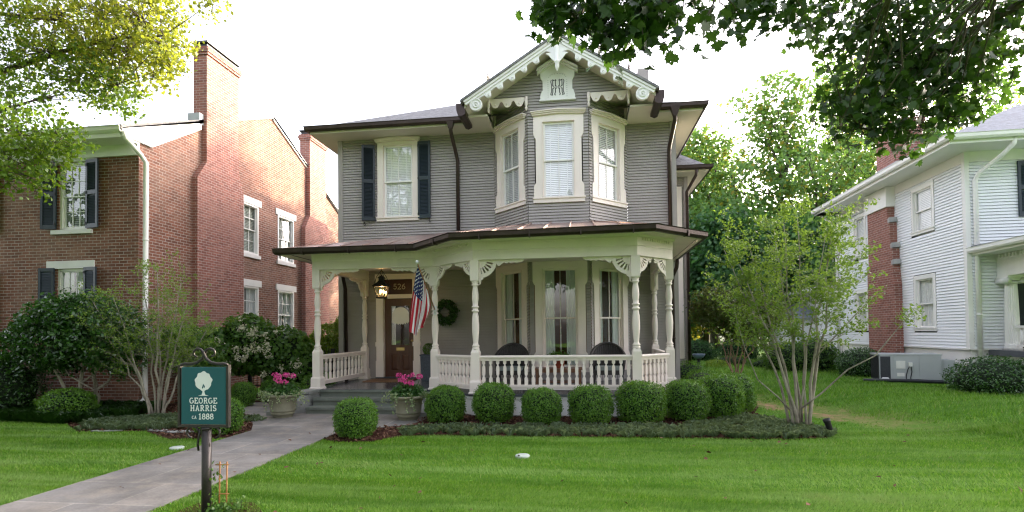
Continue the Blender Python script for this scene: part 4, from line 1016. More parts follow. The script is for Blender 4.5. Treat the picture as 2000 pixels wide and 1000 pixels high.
# eave and roof
mb = MB(); ev = [(-.75, 7.35), (-.75, -.75), (9, -.75)]
mb.sweep(ev, [(-.76, 6.04), (0, 6.04), (0, 6.22), (-.02, 6.22), (-.02, 6.06), (-.76, 6.06)]); mb.sweep([(-.75, 7.35), (9, 7.35)][::-1], [(-.7, 6.04), (0, 6.04), (0, 6.2), (-.7, 6.2)]); mb.build('eave_soffit', M['white'], Wh)
mb = MB(); mb.sweep([(*p, 6.19) for p in offs(ev, .06)], GUT); mb.build('gutter', M['white'], Wh)
mb = MB(); z = 6.24; sp = .5
mb.add([(-.78, -.78, z), (9, -.78, z), (9, 7.4, z), (-.78, 7.4, z), (3.75, 3.76, z + sp * 4.53), (9, 3.76, z + sp * 4.53)], [(0, 1, 5, 4), (3, 0, 4), (2, 3, 4, 5)])
mb.add([(-.5, 7.5, 3.35), (5, 7.5, 4.6), (5, 11.9, 4.2), (-.5, 11.9, 3.35)], [(0, 1, 2, 3)])
mb.build('roof', M['slate'], Wh)
mb = MB(); mb.box(-.5, .02, 7.5, 11.9, 3.25, 3.36); mb.build('fascia', M['white'], Wh)
pipe([(.62, -.72, 6.12), (.62, -.70, 5.98), (.50, -.5, 5.78), (.22, -.12, 5.45), (.18, -.07, 5.3), (.18, -.07, .6)], .055, 'downspout', 'white', Wh, bands=[(.18, -.07, 3.55), (.18, -.07, 2.0)])
pipe([(-.6, 7.3, 6.1), (-.2, 7.2, 5.7), (-.08, 7.15, 5.4), (-.08, 7.15, .5)], .045, 'downspout', 'white', Wh)
# side chimney
mb = MB(); mb.box(-.23, -.02, 2.86, 4.5, -.2, 3.0)
f = Fr((0, 0, 0), (0, 1, 0), (-1, 0, 0))
mb.prism(f, [(2.86, 3.0), (4.5, 3.0), (4.5, 3.6), (4.4, 3.7), (4.4, 5.42), (3.18, 5.42), (3.18, 5.0), (3.06, 4.9), (3.06, 4.2), (2.95, 4.1), (2.95, 3.6)][::1], .02, .225)
mb.box(.05, .85, 3.2, 4.3, 6.2, 8.0); mb.box(0, .9, 3.15, 4.35, 8.0, 8.15)
ch = mb.build('chimney', M['brick_chim'], Wh)
for y, z in ((2.93, 3.62), (2.96, 4.13), (3.08, 4.92)):
    mb = MB(); mb.hexa([(-.245, y - .07, z), (-.02, y - .08, z + .01), (-.02, y + .06, z), (-.243, y + .06, z - .01), (-.24, y - .03, z + .15), (-.02, y - .04, z + .16), (-.02, y + .07, z + .13), (-.241, y + .07, z + .12)]); mb.build('shoulder_stone', M['stone'], ch)
mb = MB(); mb.box(-.28, 0, 3.12, 4.46, 5.42, 6.03); mb.build('chimney_box', M['white'], Wh)
mb = MB(); mb.box(.0, .92, 3.0, 4.3, 6.62, 6.78); mb.build('flashing', M['ac'], ch)
# porch of the white house
mb = MB(); pe = [(.1, 0), (.1, -3), (8, -3)]
mb.sweep(pe, [(-.5, 3.46), (0, 3.46), (0, 3.60), (-.5, 3.60)]); mb.box(.62, .95, -3, -.02, 2.92, 3.32); mb.box(.62, 8, -2.6, -2.3, 2.92, 3.32); mb.box(.60, .97, -3, -.02, 3.32, 3.46)
for k in range(26): mb.box(.565, .60, -.1 - k * .11, -.05 - k * .11, 3.36, 3.455)
mb.build('porch_entablature', M['white'], Wh)
mb = MB(); mb.add([(.08, 0.0, 3.70), (.08, -3.02, 3.63), (8, -3.02, 3.63), (8, 0, 3.70), (.08, 0, 3.6), (.08, -3.02, 3.6)], [(0, 1, 2, 3), (0, 4, 5, 1)]); mb.build('porch_roof', M['slate'], Wh, fix=False)
mb = MB(); mb.sweep([(*p, 3.59) for p in [(.04, 0), (.04, -3.06), (8, -3.06)]], GUT); mb.build('gutter', M['white'], Wh)
mb = MB(); mb.quad((.9, -2.6, 3.4), (8, -2.6, 3.4), (8, -.02, 3.4), (.9, -.02, 3.4)); mb.build('porch_ceiling', M['white'], Wh, fix=False)
mb = MB(); mb.box(.4, 8, -2.8, 0, 1.0, 1.14); mb.build('porch_floor', M['deck'], Wh)
mb = MB(); mb.box(.55, 8, -2.7, -2.6, .2, 1.0); mb.box(.5, .55, -2.7, -.03, .2, 1.0); mb.build('porch_skirt', M['white'], Wh)
def column(x, y):
    mb = MB(); n = 20; prof = [(.17, 1.14), (.17, 1.2), (.15, 1.24), (.16, 1.28)]; mb.lathe((x, y, 0), prof, 24)
    vs = []; fs = []; N = 40
    for k, (r, z) in enumerate(((.135, 1.28), (.138, 1.8), (.128, 2.3), (.115, 2.72))):
        for i in range(N): a = 2 * math.pi * i / N; rr = r * (1 if i % 2 else .9); vs.append((x + rr * math.cos(a), y + rr * math.sin(a), z))
    for k in range(3):
        for i in range(N): fs.append((k * N + i, k * N + (i + 1) % N, (k + 1) * N + (i + 1) % N, (k + 1) * N + i))
    mb.add(vs, fs); mb.lathe((x, y, 0), [(.125, 2.72), (.145, 2.75), (.125, 2.78)], 20); mb.box(x - .19, x + .19, y - .19, y + .19, 2.87, 2.92)
    for sx in (-1, 1): mb.lathe((x + sx * .165, y - .17, 2.80), [(.075, 0), (.075, .34)], 16, axis=(0, 1, 0)); mb.lathe((x + sx * .165, y - .171, 2.80), [(.045, -.02), (.045, 0), ], 12, axis=(0, 1, 0))
    mb.box(x - .15, x + .15, y - .15, y + .15, 2.80, 2.868)
    mb.build('porch_column', M['white'], Wh)
column(.78, -.22); column(.78, -2.45)
mb = MB(); mb.box(.72, .84, -2.3, -.4, 1.66, 1.72); mb.box(.74, .82, -2.3, -.4, 1.22, 1.27)
for k in range(17): mb.lathe((.78, -.5 - k * .108, 1.27), [(.028, 0), (.034, .12), (.026, .39)], 8)
mb.box(.95, 2.6, -.08, -.03, 1.66, 1.72)
for k in range(16): mb.lathe((1.0 + k * .105, -.055, 1.2), [(.028, 0), (.034, .14), (.026, .46)], 8)
mb.build('porch_railing', M['white'], Wh)
mb = MB(); mb.box(.92, 8, .02, .05, 1.15, 3.2)
for k in range(42): mb.add([(.92, .015, 1.16 + k * .048), (4, .015, 1.16 + k * .048), (4, .0, 1.20 + k * .048), (.92, .0, 1.20 + k * .048)], [(0, 1, 2, 3)])
mb.build('louvred_screen', M['shutter_dark'], Wh)

# small outbuilding far behind
t = thing('garden_shed', 'small white clapboard outbuilding with dark roof far behind the white house', 'shed', (9.6, 24.8, .3))
mb = MB(); siding(mb, Fr((9.0, 24, 0), (1, 0, 0), (0, -1, 0)), .2, 2.2, const(0, 2.2), [], .12); siding(mb, Fr((9.0, 27, 0), (0, -1, 0), (-1, 0, 0)), .2, 2.2, const(0, 3), [], .12); mb.build('wall', M['white_siding'], t, fix=False)
mb = MB(); mb.add([(8.7, 23.7, 2.15), (11.5, 23.7, 2.15), (11.5, 27.3, 2.15), (8.7, 27.3, 2.15), (10.1, 25.5, 3.1)], [(0, 1, 4), (1, 2, 4), (2, 3, 4), (3, 0, 4)]); mb.build('roof', M['slate'], t)

# ============================================================ yard things
gz = lambda x, y: .3 * (lambda s: 0 if s <= 0 else 1 if s >= 1 else s * s * (3 - 2 * s))((((x - 6.0) * .907 + (y - 8.2) * .422) + .3) / 3.0)
# air conditioner
t = thing('air_conditioner', 'boxy grey package air conditioner on a timber pad beside the brick chimney', 'air conditioner', (8.3, 14.9, .3))
f = Fr((7.70, 15.05, .27), (.965, -.26, 0), (-.26, -.965, 0)); mb = MB()
mb.fbox(f, 0.0, 1.32, 0, .72, -.95, 0); mb.fbox(f, -.012, 1.332, .72, .75, -.96, .012)
mb.fbox(f, .015, .30, .03, .70, .0, .006); mb.fbox(f, .31, .85, .03, .70, 0, .008); mb.fbox(f, .86, 1.305, .03, .70, 0, .008); mb.build('cabinet', M['ac'], t)
mb = MB(); 
for k in range(22): mb.add([f.p(-.014, .04, -.04 - k * .04), f.p(-.014, .70, -.04 - k * .04), f.p(-.001, .70, -.07 - k * .04), f.p(-.001, .04, -.07 - k * .04)], [(0, 1, 2, 3)])
mb.fbox(f, .02, .24, .04, .69, .006, .012)
mb.build('grille', M['ac_dark'], t)
for nm, q in (('panel', (.36, .56, .38, .58, .008, .02)), ('nameplate', (.38, .54, .18, .27, .008, .014)), ('switch_box', (.62, .70, .44, .54, .008, .07))): mb = MB(); mb.fbox(f, *q); mb.build(nm, M['lintel'], t)
mb = MB(); mb.tube([f.p(.65, .46, .05), f.p(.60, .36, .05), f.p(.57, .2, .03), f.p(.56, .0, .03)], .011, 6); mb.tube([f.p(.67, .46, .05), f.p(.69, .3, .04), f.p(.66, .15, .03), f.p(.67, .0, .03)], .010, 6); mb.build('cable', M['black'], t)
mb = MB(); mb.fbox(f, 1.34, 1.62, .06, .60, -.75, -.1); mb.build('duct', M['ac'], t)
mb = MB(); mb.fbox(f, -.35, 1.45, -.12, -.02, -.2, .12); mb.fbox(f, -.36, -.28, -.12, 0, -1.1, .12); tag(mb.build('timber_pad', M['timber']), 'low dark timber frame under the grey air conditioner', 'timber frame')
mb = MB(); mb.tube([f.p(.02, -.02, .10), f.p(.02, .10, .10), f.p(.05, .13, .10), f.p(.16, .13, .10), f.p(.18, .10, .10), f.p(.18, .04, .10)], .024, 8); mb.tube([f.p(-.04, -.01, .10), f.p(.1, -.01, .10)], .03, 8); tag(mb.build('drain_trap', M['pvc']), 'white plastic pipe trap in front of the air conditioner', 'pipe')
mb = MB(); pts = [f.p(a, -.13 + .0 * a, d) for a, d in ((-.42, .32), (.0, .30), (.4, .26), (.8, .22), (1.2, .24), (1.5, .25))]; pts = [V(p[0], p[1], .355 + .01 * math.sin(i)) for i, p in enumerate(pts)]
mb.tube(pts, .045, 8); tag(mb.build('drain_hose', M['hose']), 'black flexible drain hose on grass before the air conditioner', 'hose')

# sign
sx, sy = -3.58, 4.73
t = thing('house_sign', 'teal and white historic house sign in a dark iron scroll frame on post', 'sign', (sx, sy, 0)); mb = MB(); f = Fr((-3.605, sy, 0), (1, 0, 0), (0, -1, 0))
mb.tube([(sx, sy + .0, -.1), (sx, sy, .80)], .043, 16); mb.lathe((sx, sy, .8), [(.043, 0), (.05, .005), (.05, .02), (.043, .025)], 16); mb.build('post', M['iron'], t)
mb = MB(); b = .016
for a0, a1, b0, b1 in ((-.265, -.243, .825, 1.42), (.243, .265, .825, 1.42), (-.243, .243, .825, .845)): mb.fbox(f, a0, a1, b0, b1, -.02, .02)
for s in (-1, 1):
    pts = [(s * .254, 1.42), (s * .22, 1.43), (s * .14, 1.43), (s * .075, 1.445), (s * .03, 1.48), (s * .005, 1.525)] 
    pts = pts + [(s * (-.06) + s * .058 * math.cos(R_(20 + 30 * k)) * (1 - .05 * k) - 0 * s, 1.53 + .052 * math.sin(R_(20 + 30 * k)) * (1 - .05 * k)) for k in range(0, 9)]
    mb.tube([f.p(a * -1 if False else a, z, .012 * s) for a, z in pts], [.014] * 6 + [.013 - .0006 * k for k in range(9)], 8)
    c = [(s * .05, .60), (s * .06, .66), (s * .045, .74), (s * .04, .80)] + [(s * .11 + s * .062 * math.cos(R_(180 - 32 * k)), .775 + .055 * math.sin(R_(180 - 32 * k))) for k in range(9)]
    mb.tube([f.p(a, z, .01) for a, z in c], .010, 8)
mb.build('scroll_frame', M['iron'], t)
mb = MB(); mb.fbox(f, -.232, .232, .852, 1.40, -.012, .010); pn = mb.build('panel', M['sign'], t)
mb = MB(); d = .0105
crown = []
for k in range(60):
    a = 2 * math.pi * k / 60; crown.append((.086 * math.cos(a) * (1 + .06 * math.sin(9 * a) + .05 * math.sin(4 * a + 1)), 1.265 + .092 * math.sin(a) * (1 + .06 * math.sin(8 * a + 2))))
mb.prism(f, crown, d - .0004, d + .001)
mb.prism(f, [(-.055, 1.125), (-.018, 1.135), (-.010, 1.16), (-.010, 1.20), (.010, 1.20), (.010, 1.16), (.018, 1.135), (.055, 1.125)][::-1], d - .0005, d + .0016)
mb.build('tree_emblem', M['signwhite'], pn)
mb = MB()
for a, z in ((-.008, 1.205), (.009, 1.212), (0, 1.225)): mb.prism(f, [(a - .008, z), (a, z - .014), (a + .008, z), (a, z + .016)], d + .0012, d + .002)
mb.build('emblem_gap', M['sign'], pn)
mb = MB(); text(mb, f, 'GEORGE', 0, 1.053, .050, .0082, d, .2, .88); text(mb, f, 'HARRIS', 0, .982, .050, .0082, d, .24, .88)
text(mb, f, '1888', .028, .902, .050, .0082, d, .22, .95); text(mb, f, 'CA', -.095, .905, .026, .0045, d, .2, .9); mb.build('lettering', M['signwhite'], pn)
# bamboo trellis beside the post
t = MB()
for x in (-3.50, -3.425): t.tube([(x, 4.80, -.05), (x + .008, 4.80, .48)], .007, 6)
for z in (.17, .45): t.tube([(-3.53, 4.79, z), (-3.39, 4.79, z + .005)], .006, 6)
tag(t.build('trellis', M['bamboo']), 'small bamboo ladder trellis beside the sign post', 'trellis')

# valve covers, spotlights, iron fence, bird bath
for (x, y, lab) in ((-.81, 7.23, 'round pale valve cover in the front lawn before the porch'), (-6.04, 7.34, 'round pale valve cover in the lawn left of the walk')):
    mb = MB(); mb.lathe((x, y, 0), [(.10, .0), (.10, .032), (.09, .04), (.02, .042)], 24); tag(mb.build('valve_cover', M['disc']), lab, 'valve cover', 'valve covers in the lawn')
def spotlight(x, y, s, lab):
    t = thing('spotlight', lab, 'garden light', (x, y, 0), 0, 'garden spotlights at the bed edge'); mb = MB(); mb.tube([(x, y, -.05), (x, y, .06)], .012, 6); mb.lathe((x, y, 0), [(.05, 0), (.05, .03), (.02, .04)], 10); mb.build('stake', M['black'], t)
    mb = MB(); mb.lathe((x, y, .07), [(.035, 0), (.045, .02), (.048, .14), (.055, .15), (.055, .20), (.045, .20), (.04, .16)], 14, axis=(-.28, .12, 1)); mb.build('lamp_head', M['black'], t)
spotlight(3.92, 9.12, 1, 'small black spotlight in the grass right of the bare-stemmed tree'); spotlight(3.66, 12.16, 1, 'small black spotlight at the back tip of the mulch bed')
t = thing('iron_fence', 'black iron picket fence between the brick house and the porch', 'fence', (-8, 14.2, 0)); mb = MB()
for k in range(22): x = -9.3 + k * .12; mb.tube([(x, 14.2, 0), (x, 14.2, 1.22)], .009, 5); mb.lathe((x, 14.2, 1.22), [(.014, 0), (.001, .06)], 5)
for z in (.25, 1.08): mb.box(-9.4, -6.75, 14.185, 14.215, z, z + .03)
mb.build('picket_panel', M['black'], t)
for x in (-9.4, -8.25, -6.9): mb = MB(); mb.box(x - .04, x + .04, 14.16, 14.24, 0, 1.3); mb.build('fence_post', M['black'], t)
mb = MB(); mb.box(-9.3, -6.75, 14.6, 14.75, -.1, .75); tag(mb.build('garden_wall', M['stone']), 'low grey garden wall behind the iron fence beside the porch', 'wall')
mb = MB(); mb.box(-7.9, -6.76, 15.6, 15.9, -.1, 1.55); mb.box(-7.95, -6.76, 15.55, 15.95, 1.55, 1.62); tag(mb.build('side_wall', M['siding']), 'grey boarded wall with ledge between the grey and brick houses', 'wall')
t = thing('bird_bath', 'small blue-grey bird bath on a stem in the back lawn', 'bird bath', (4.3, 20.5, .3)); mb = MB(); mb.lathe((4.3, 20.5, .3), [(.16, 0), (.14, .05), (.06, .08), (.05, .3), (.09, .34)], 14); mb.build('stem', M['hose'], t)
mb = MB(); mb.lathe((4.3, 20.5, .3), [(.08, .34), (.18, .40), (.24, .52), (.21, .52), (.16, .44), (.02, .42)], 20); mb.build('bowl', paint('blue_grey_glaze', (.10, .15, .21), .4, .2, 5, .1), t)
for k, (x, y, a) in enumerate(((-8.45, 8.62, .2), (-7.55, 8.72, -.3), (-7.0, 8.6, .1))):
    f = Fr((x, y, .02), (math.cos(a), math.sin(a), 0), (math.sin(a), -math.cos(a), 0)); mb = MB()
    mb.prism(Fr((x, y, .02), (math.cos(a), math.sin(a), 0), (0, 0, 1), (-math.sin(a), math.cos(a), 0)), [(-.26, -.05), (-.1, -.10), (.16, -.1), (.27, -.03), (.2, .07), (-.05, .10), (-.24, .06)], 0, .012)
    tag(mb.build('stepping_stone', M['stone']), 'flat pale stone, %s in the row along the left bed edge' % ('leftmost', 'middle one', 'rightmost')[k], 'stone', 'flat stones along the left bed')
# stone urns
def urn(x, y, lab):
    mb = MB(); mb.lathe((x, y, 0), [(.175, .0), (.185, .02), (.185, .05), (.195, .06), (.225, .09), (.23, .12), (.22, .13), (.245, .15), (.25, .17), (.24, .18), (.275, .38), (.29, .395), (.275, .41), (.30, .43), (.335, .445), (.345, .47), (.335, .49), (.29, .49), (.27, .40)], 32)
    tag(mb.build('stone_pot', M['urn']), lab, 'flower pot', 'olive stone pots flanking the steps')
URN = ((-6.09, 10.30), (-3.38, 10.16))
urn(*URN[0], 'olive stone pot left of the porch steps'); urn(*URN[1], 'olive stone pot right of the porch steps')
# ============================================================ leaves and plants
RNG = np.random.default_rng(11)
def nrm(a): return a / (np.linalg.norm(a, axis=-1, keepdims=True) + 1e-9)
T_OVAL = np.array([(0, -.5, 0), (.26, -.12, .06), (.22, .2, .05), (0, .52, -.06), (-.22, .2, .05), (-.26, -.12, .06)])
T_QUAD = np.array([(0, -.5, 0), (.30, 0, .07), (0, .5, -.03), (-.30, 0, .07)])
T_LONG = np.array([(0, -.5, 0), (.10, 0, .03), (0, .5, -.12), (-.10, 0, .03)])
T_SIMP = np.array([(0, -.5, 0), (.34, -.1, .1), (.2, .35, .02), (-.1, .5, -.08), (-.36, .05, .08)])
_m = [(0, -.5), (.06, -.28), (.28, -.38), (.26, -.24), (.50, -.12), (.38, -.02), (.46, .20), (.26, .16), (.22, .24), (.12, .20), (.14, .36), (.0, .56)]
T_MAPLE = np.array([(x, y, -.12 * abs(x) + .05 * math.cos(6 * x)) for x, y in _m + [(-x, y) for x, y in _m[-2:0:-1]]])
T_PETAL = np.array([(0, -.4, 0), (.35, 0, .1), (.2, .4, 0), (-.2, .4, 0), (-.35, 0, .1)])
def leaves(name, cen, size, tmpl, mat, parent=None, bias=(0, 0, .6), out=None, hang=0.0, outk=.8):
    cen = np.asarray(cen, float); n = len(cen); k = len(tmpl)
    nn = RNG.normal(size=(n, 3)) * .75 + np.array(bias)
    if out is not None: nn = nn + out * outk
    nn = nrm(nn)
    td = RNG.normal(size=(n, 3)); td[:, 2] -= hang; td = nrm(td - nn * (td * nn).sum(1, keepdims=True)); bt = np.cross(td, nn)
    s = np.asarray(size if np.ndim(size) else np.full(n, size)) * RNG.uniform(.7, 1.25, n)
    P = cen[:, None] + s[:, None, None] * (tmpl[None, :, 0, None] * bt[:, None] + tmpl[None, :, 1, None] * td[:, None] + tmpl[None, :, 2, None] * nn[:, None])
    return rawmesh(name, P.reshape(-1, 3), n, k, mat, parent)
def rawmesh(name, P, n, k, mat, parent):
    me = bpy.data.meshes.new(name); me.vertices.add(n * k); me.vertices.foreach_set('co', P.astype(np.float32).ravel())
    me.loops.add(n * k); me.loops.foreach_set('vertex_index', np.arange(n * k, dtype=np.int32))
    me.polygons.add(n); me.polygons.foreach_set('loop_start', np.arange(n, dtype=np.int32) * k)
    try: me.polygons.foreach_set('loop_total', np.full(n, k, np.int32))
    except Exception: pass
    me.materials.append(mat); me.update(calc_edges=True)
    o = bpy.data.objects.new(name, me); C.objects.link(o)
    if parent is not None: par(o, parent)
    return o
def clumped(blobs, nclump, per, rc, shell=.55, flat=.75):
    """leaf centres gathered in clumps through the crown's blobs (cx,cy,cz,rx,ry,rz)"""
    b = np.array(blobs, float); w = b[:, 3] * b[:, 4] * b[:, 5]; idx = RNG.choice(len(b), nclump, p=w / w.sum())
    d = nrm(RNG.normal(size=(nclump, 3))); r = shell + (1 - shell) * RNG.uniform(0, 1, nclump) ** .6
    cc = b[idx, :3] + d * r[:, None] * b[idx, 3:6]
    c = np.repeat(cc, per, 0); rr = np.repeat(RNG.uniform(.6, 1.3, nclump), per)
    p = c + RNG.normal(size=(len(c), 3)) * np.array([1, 1, flat]) * (rc * rr)[:, None] * .55
    return p, cc
def wobbly(p, q, n=5, w=.1):
    p, q = V(*p), V(*q); L = np.linalg.norm(q - p); o = []
    for i in range(n + 1):
        t = i / n; o.append(p + (q - p) * t + (V(rnd.gauss(0, 1), rnd.gauss(0, 1), rnd.gauss(0, .6)) * w * L * .35 * math.sin(math.pi * t)))
    return o
def tree(name, label, base, top, blobs, r, nclump, per, rc, ls, mat, bark='bark', tmpl=T_SIMP, group=None, stems=None, cat='tree', limbs=16, seed=1, shell=.5, extra=None, sub=40, hang=.3):
    rnd.seed(seed)
    t = thing(name, label, cat, base, 0, group)
    p, cc = clumped(blobs, nclump, per, rc, shell)
    mb = MB(); ends = []
    for (b0, b1, rr) in (stems or [(base, top, r)]):
        pts = wobbly(b0, b1, 7, .08); mb.tube(pts, [rr * (1 - .75 * i / 7) * (1.25 if i == 0 else 1) for i in range(8)], 9)
        ends.append((pts, rr))
    # limbs reach from the stems to points inside the blobs, then fork to clumps
    for i in range(limbs):
        pts, rr = ends[i % len(ends)]; k = rnd.choice([3, 4, 5, 6, 7]); s0 = pts[k]
        b = blobs[i % len(blobs)]; tgt = V(b[0], b[1], b[2]) + V(rnd.uniform(-.5, .5) * b[3], rnd.uniform(-.5, .5) * b[4], rnd.uniform(-.3, .6) * b[5])
        lp = wobbly(s0, tgt, 5, .14); r0 = rr * (1 - .75 * k / 7) * .6
        mb.tube(lp, [r0 * (1 - .75 * j / 5) for j in range(6)], 6)
        for _ in range(sub // max(1, limbs) + 1):
            c = cc[rnd.randrange(len(cc))]
            ds = [np.linalg.norm(c - q) for q in lp]; j = int(np.argmin(ds))
            if ds[j] < 2.2 * max(b[3:6]): mb.tube(wobbly(lp[j], c, 3, .16), [r0 * .30, r0 * .22, r0 * .15, r0 * .06], 4, cap=False)
    mb.build('trunk', M[bark], t, fix=False)
    cen = np.array([np.mean([bb[:3] for bb in blobs], 0)]); out = nrm(p - cen)
    leaves('crown', p, ls, tmpl, M[mat], t, (0, 0, .5), out, hang, .5)
    if extra: leaves('second_tone_leaves', p[RNG.choice(len(p), extra[1])] + RNG.normal(size=(extra[1], 3)) * .1, ls, tmpl, M[extra[0]], t, (0, 0, .5), None, hang)  # second leaf colour; the gold one carries painted sunlight
    return t

# ------------------------------------------------------------ ground
def hgt(x, y):
    s = np.clip((((x - 6.0) * .907 + (y - 8.2) * .422) + .3) / 3.0, 0, 1); return .3 * s * s * (3 - 2 * s)
xs = np.concatenate([np.linspace(-300, -22, 18), np.arange(-20, 22, .5), np.linspace(24, 300, 18)]); ys = np.concatenate([np.linspace(-60, -4, 10), np.arange(-3, 34, .5), np.linspace(36, 420, 22)])
X, Y = np.meshgrid(xs, ys); Z = hgt(X, Y); nx, ny = len(xs), len(ys)
me = bpy.data.meshes.new('lawn'); vs = np.stack([X, Y, Z], -1).reshape(-1, 3)
me.from_pydata(vs.tolist(), [], [(j * nx + i, j * nx + i + 1, (j + 1) * nx + i + 1, (j + 1) * nx + i) for j in range(ny - 1) for i in range(nx - 1)])
for p in me.polygons: p.use_smooth = True
t = NT('lawn_soil_and_grass'); P = t.pos()
sp = t.n('ShaderNodeSeparateXYZ'); t.l(P, sp.inputs[0])
g1 = t.noise(P, .7, 4, .6, (.35, 1.6, 1)); g2 = t.noise(P, 26, 4, .7); g3 = t.noise(P, 2.2, 3)
gc = t.ramp(g1, [(.35, (.060, .165, .010)), (.65, (.100, .230, .018))]); gc = t.mix(.6, gc, t.ramp(g2, [(.3, (.036, .105, .006)), (.7, (.125, .270, .024))]))
sd = t.math('ADD', t.math('MULTIPLY', t.math('ADD', sp.outputs[0], -6.0), .907), t.math('MULTIPLY', t.math('ADD', sp.outputs[1], -8.2), .422))
sdn = t.math('ADD', sd, t.math('MULTIPLY', t.math('ADD', g3, -.5), 1.5))
band = t.ramp(t.math('ADD', t.math('MULTIPLY', sdn, .25), .5), [(.40, (0,) * 3), (.49, (1,) * 3), (.56, (.6,) * 3), (.78, (0,) * 3)])
yy = t.ramp(t.math('MULTIPLY', sp.outputs[1], .05), [(.45, (0,) * 3), (.55, (1,) * 3), (.70, (1,) * 3), (.82, (0,) * 3)])
mk = t.math('MULTIPLY', t.math('MULTIPLY', band, yy), t.ramp(t.noise(P, 5, 4, .7), [(.38, (.25,) * 3), (.6, (1,) * 3)]))
gc = t.mix(mk, gc, t.ramp(g2, [(.3, (.26, .135, .080)), (.7, (.44, .28, .18))]))
far = t.ramp(t.math('MULTIPLY', sp.outputs[1], .01), [(.33, (0,) * 3), (.45, (1,) * 3)])
gc = t.mix(far, gc, (.03, .05, .015))
lm = t.done(t.bsdf(gc, .9, 0, .15, t.bump(g2, .8, .03)))
me.materials.append(lm); o = bpy.data.objects.new('lawn', me); C.objects.link(o); tag(o, 'bright green mown lawn around the houses', 'lawn', kind='structure')

def sheet(name, poly, z, mat, label, cat, th=.03):
    f = Fr((0, 0, 0), (1, 0, 0), (0, 0, 1), (0, 1, 0)); mb = MB(); mb.prism(f, poly, z - th, z); return tag(mb.build(name, mat), label, cat, kind='structure')
t = NT('flagstone_walk'); P = t.pos()
b = t.n('ShaderNodeTexBrick', Scale=1.0); b.offset = .37; b.inputs['Brick Width'].default_value = 1.1; b.inputs['Row Height'].default_value = .74
b.inputs['Mortar Size'].default_value = .013; b.inputs['Mortar Smooth'].default_value = .5; b.inputs['Color1'].default_value = (.19, .185, .18, 1); b.inputs['Color2'].default_value = (.285, .262, .235, 1); b.inputs['Mortar'].default_value = (.36, .335, .295, 1)
rv = t.n('ShaderNodeVectorMath', operation='ADD'); rv.inputs[1].default_value = (5.8, .35, 0); t.l(P, rv.inputs[0]); t.l(rv.outputs[0], b.inputs['Vector'])
c = t.mix(t.ramp(t.noise(P, 1.1, 6, .7), [(.38, (0,) * 3), (.64, (.85,) * 3)]), b.outputs['Color'], (.12, .112, .102)); c = t.mix(t.ramp(t.noise(P, 2.6, 5, .7), [(.48, (0,) * 3), (.72, (.6,) * 3)]), c, (.33, .285, .225))
c = t.mix(.35, c, t.ramp(t.noise(P, 40, 3), [(.3, (.7,) * 3), (.7, (1.25,) * 3)]), 'MULTIPLY')
walk = t.done(t.bsdf(c, .72, 0, .35, t.bump(t.noise(P, 30, 4), .3, .01)))
PATH = [(-5.8, -12), (-4.15, -12), (-4.15, 8.85), (-3.15, 9.55), (-3.0, 10.3), (-3.35, 10.75), (-3.7, 11.2), (-5.8, 11.2), (-6.6, 11.0), (-7.9, 12.6), (-8.6, 12.2), (-6.75, 10.2), (-6.1, 9.3), (-5.8, 8.8)]
sheet('front_walk', PATH, .022, walk, 'grey stone front walk leading to the porch steps', 'path', .06)
t = NT('mulch'); P = t.pos(); n = t.noise(P, 45, 4, .8); n2 = t.noise(P, 14, 3)
c = t.ramp(n, [(.25, (.022, .010, .007)), (.55, (.075, .032, .022)), (.8, (.17, .085, .06))]); mulch = t.done(t.bsdf(c, .95, 0, .1, t.bump(t.math('ADD', n, n2), 1, .04)))
BED = [(-4.15, 8.2), (-3.9, 8.0), (-3.3, 8.05), (-2.95, 8.55), (-2.3, 8.66), (3.2, 8.7), (3.75, 8.85), (4.0, 9.2), (3.95, 9.8), (3.55, 10.5), (3.45, 11.4), (3.8, 12.2), (3.75, 12.6), (3.3, 14), (2.6, 16), (2.4, 14.2), (1.9, 11.4), (1.1, 10.75), (-2.2, 10.75), (-3.1, 10.4), (-3.2, 9.5), (-4.15, 8.85)]
sheet('mulch_bed', BED, .018, mulch, 'brown mulch bed under the boxwoods along the porch', 'mulch bed')
BEDL = [(-22, 9.5), (-11.6, 9.5), (-9.9, 9.2), (-8.95, 8.5), (-7.7, 8.62), (-6.75, 8.0), (-5.81, 8.15), (-5.81, 8.8), (-6.1, 9.3), (-6.75, 10.2), (-8.6, 12.2), (-9.0, 14.1), (-10.2, 14.1), (-10.3, 11.39), (-22, 11.39)]
sheet('mulch_bed', BEDL, .018, mulch, 'dark planted bed along the front of the brick house', 'mulch bed')
sheet('mulch_bed', [(-7.9, 12.6), (-6.6, 11.2), (-6.2, 11.5), (-6.2, 14.1), (-8.9, 14.1), (-8.5, 12.4)], .018, mulch, 'mulched corner between the walk and the left side of the porch', 'mulch bed')
sheet('mulch_bed', [(-3.9, 4.6), (-3.2, 4.55), (-3.05, 4.8), (-3.3, 5.05), (-3.85, 5.0)], .016, mulch, 'small mulch patch round the foot of the house sign', 'mulch bed')
t = NT('street_asphalt'); P = t.pos(); c = t.ramp(t.noise(P, 20, 4), [(.3, (.04,) * 3), (.7, (.065,) * 3)]); asp = t.done(t.bsdf(c, .9, 0, .2))
sheet('street', [(-200, -14), (-200, -5), (200, -5), (200, -14)][::-1], .03, asp, 'asphalt street behind the viewer', 'road')

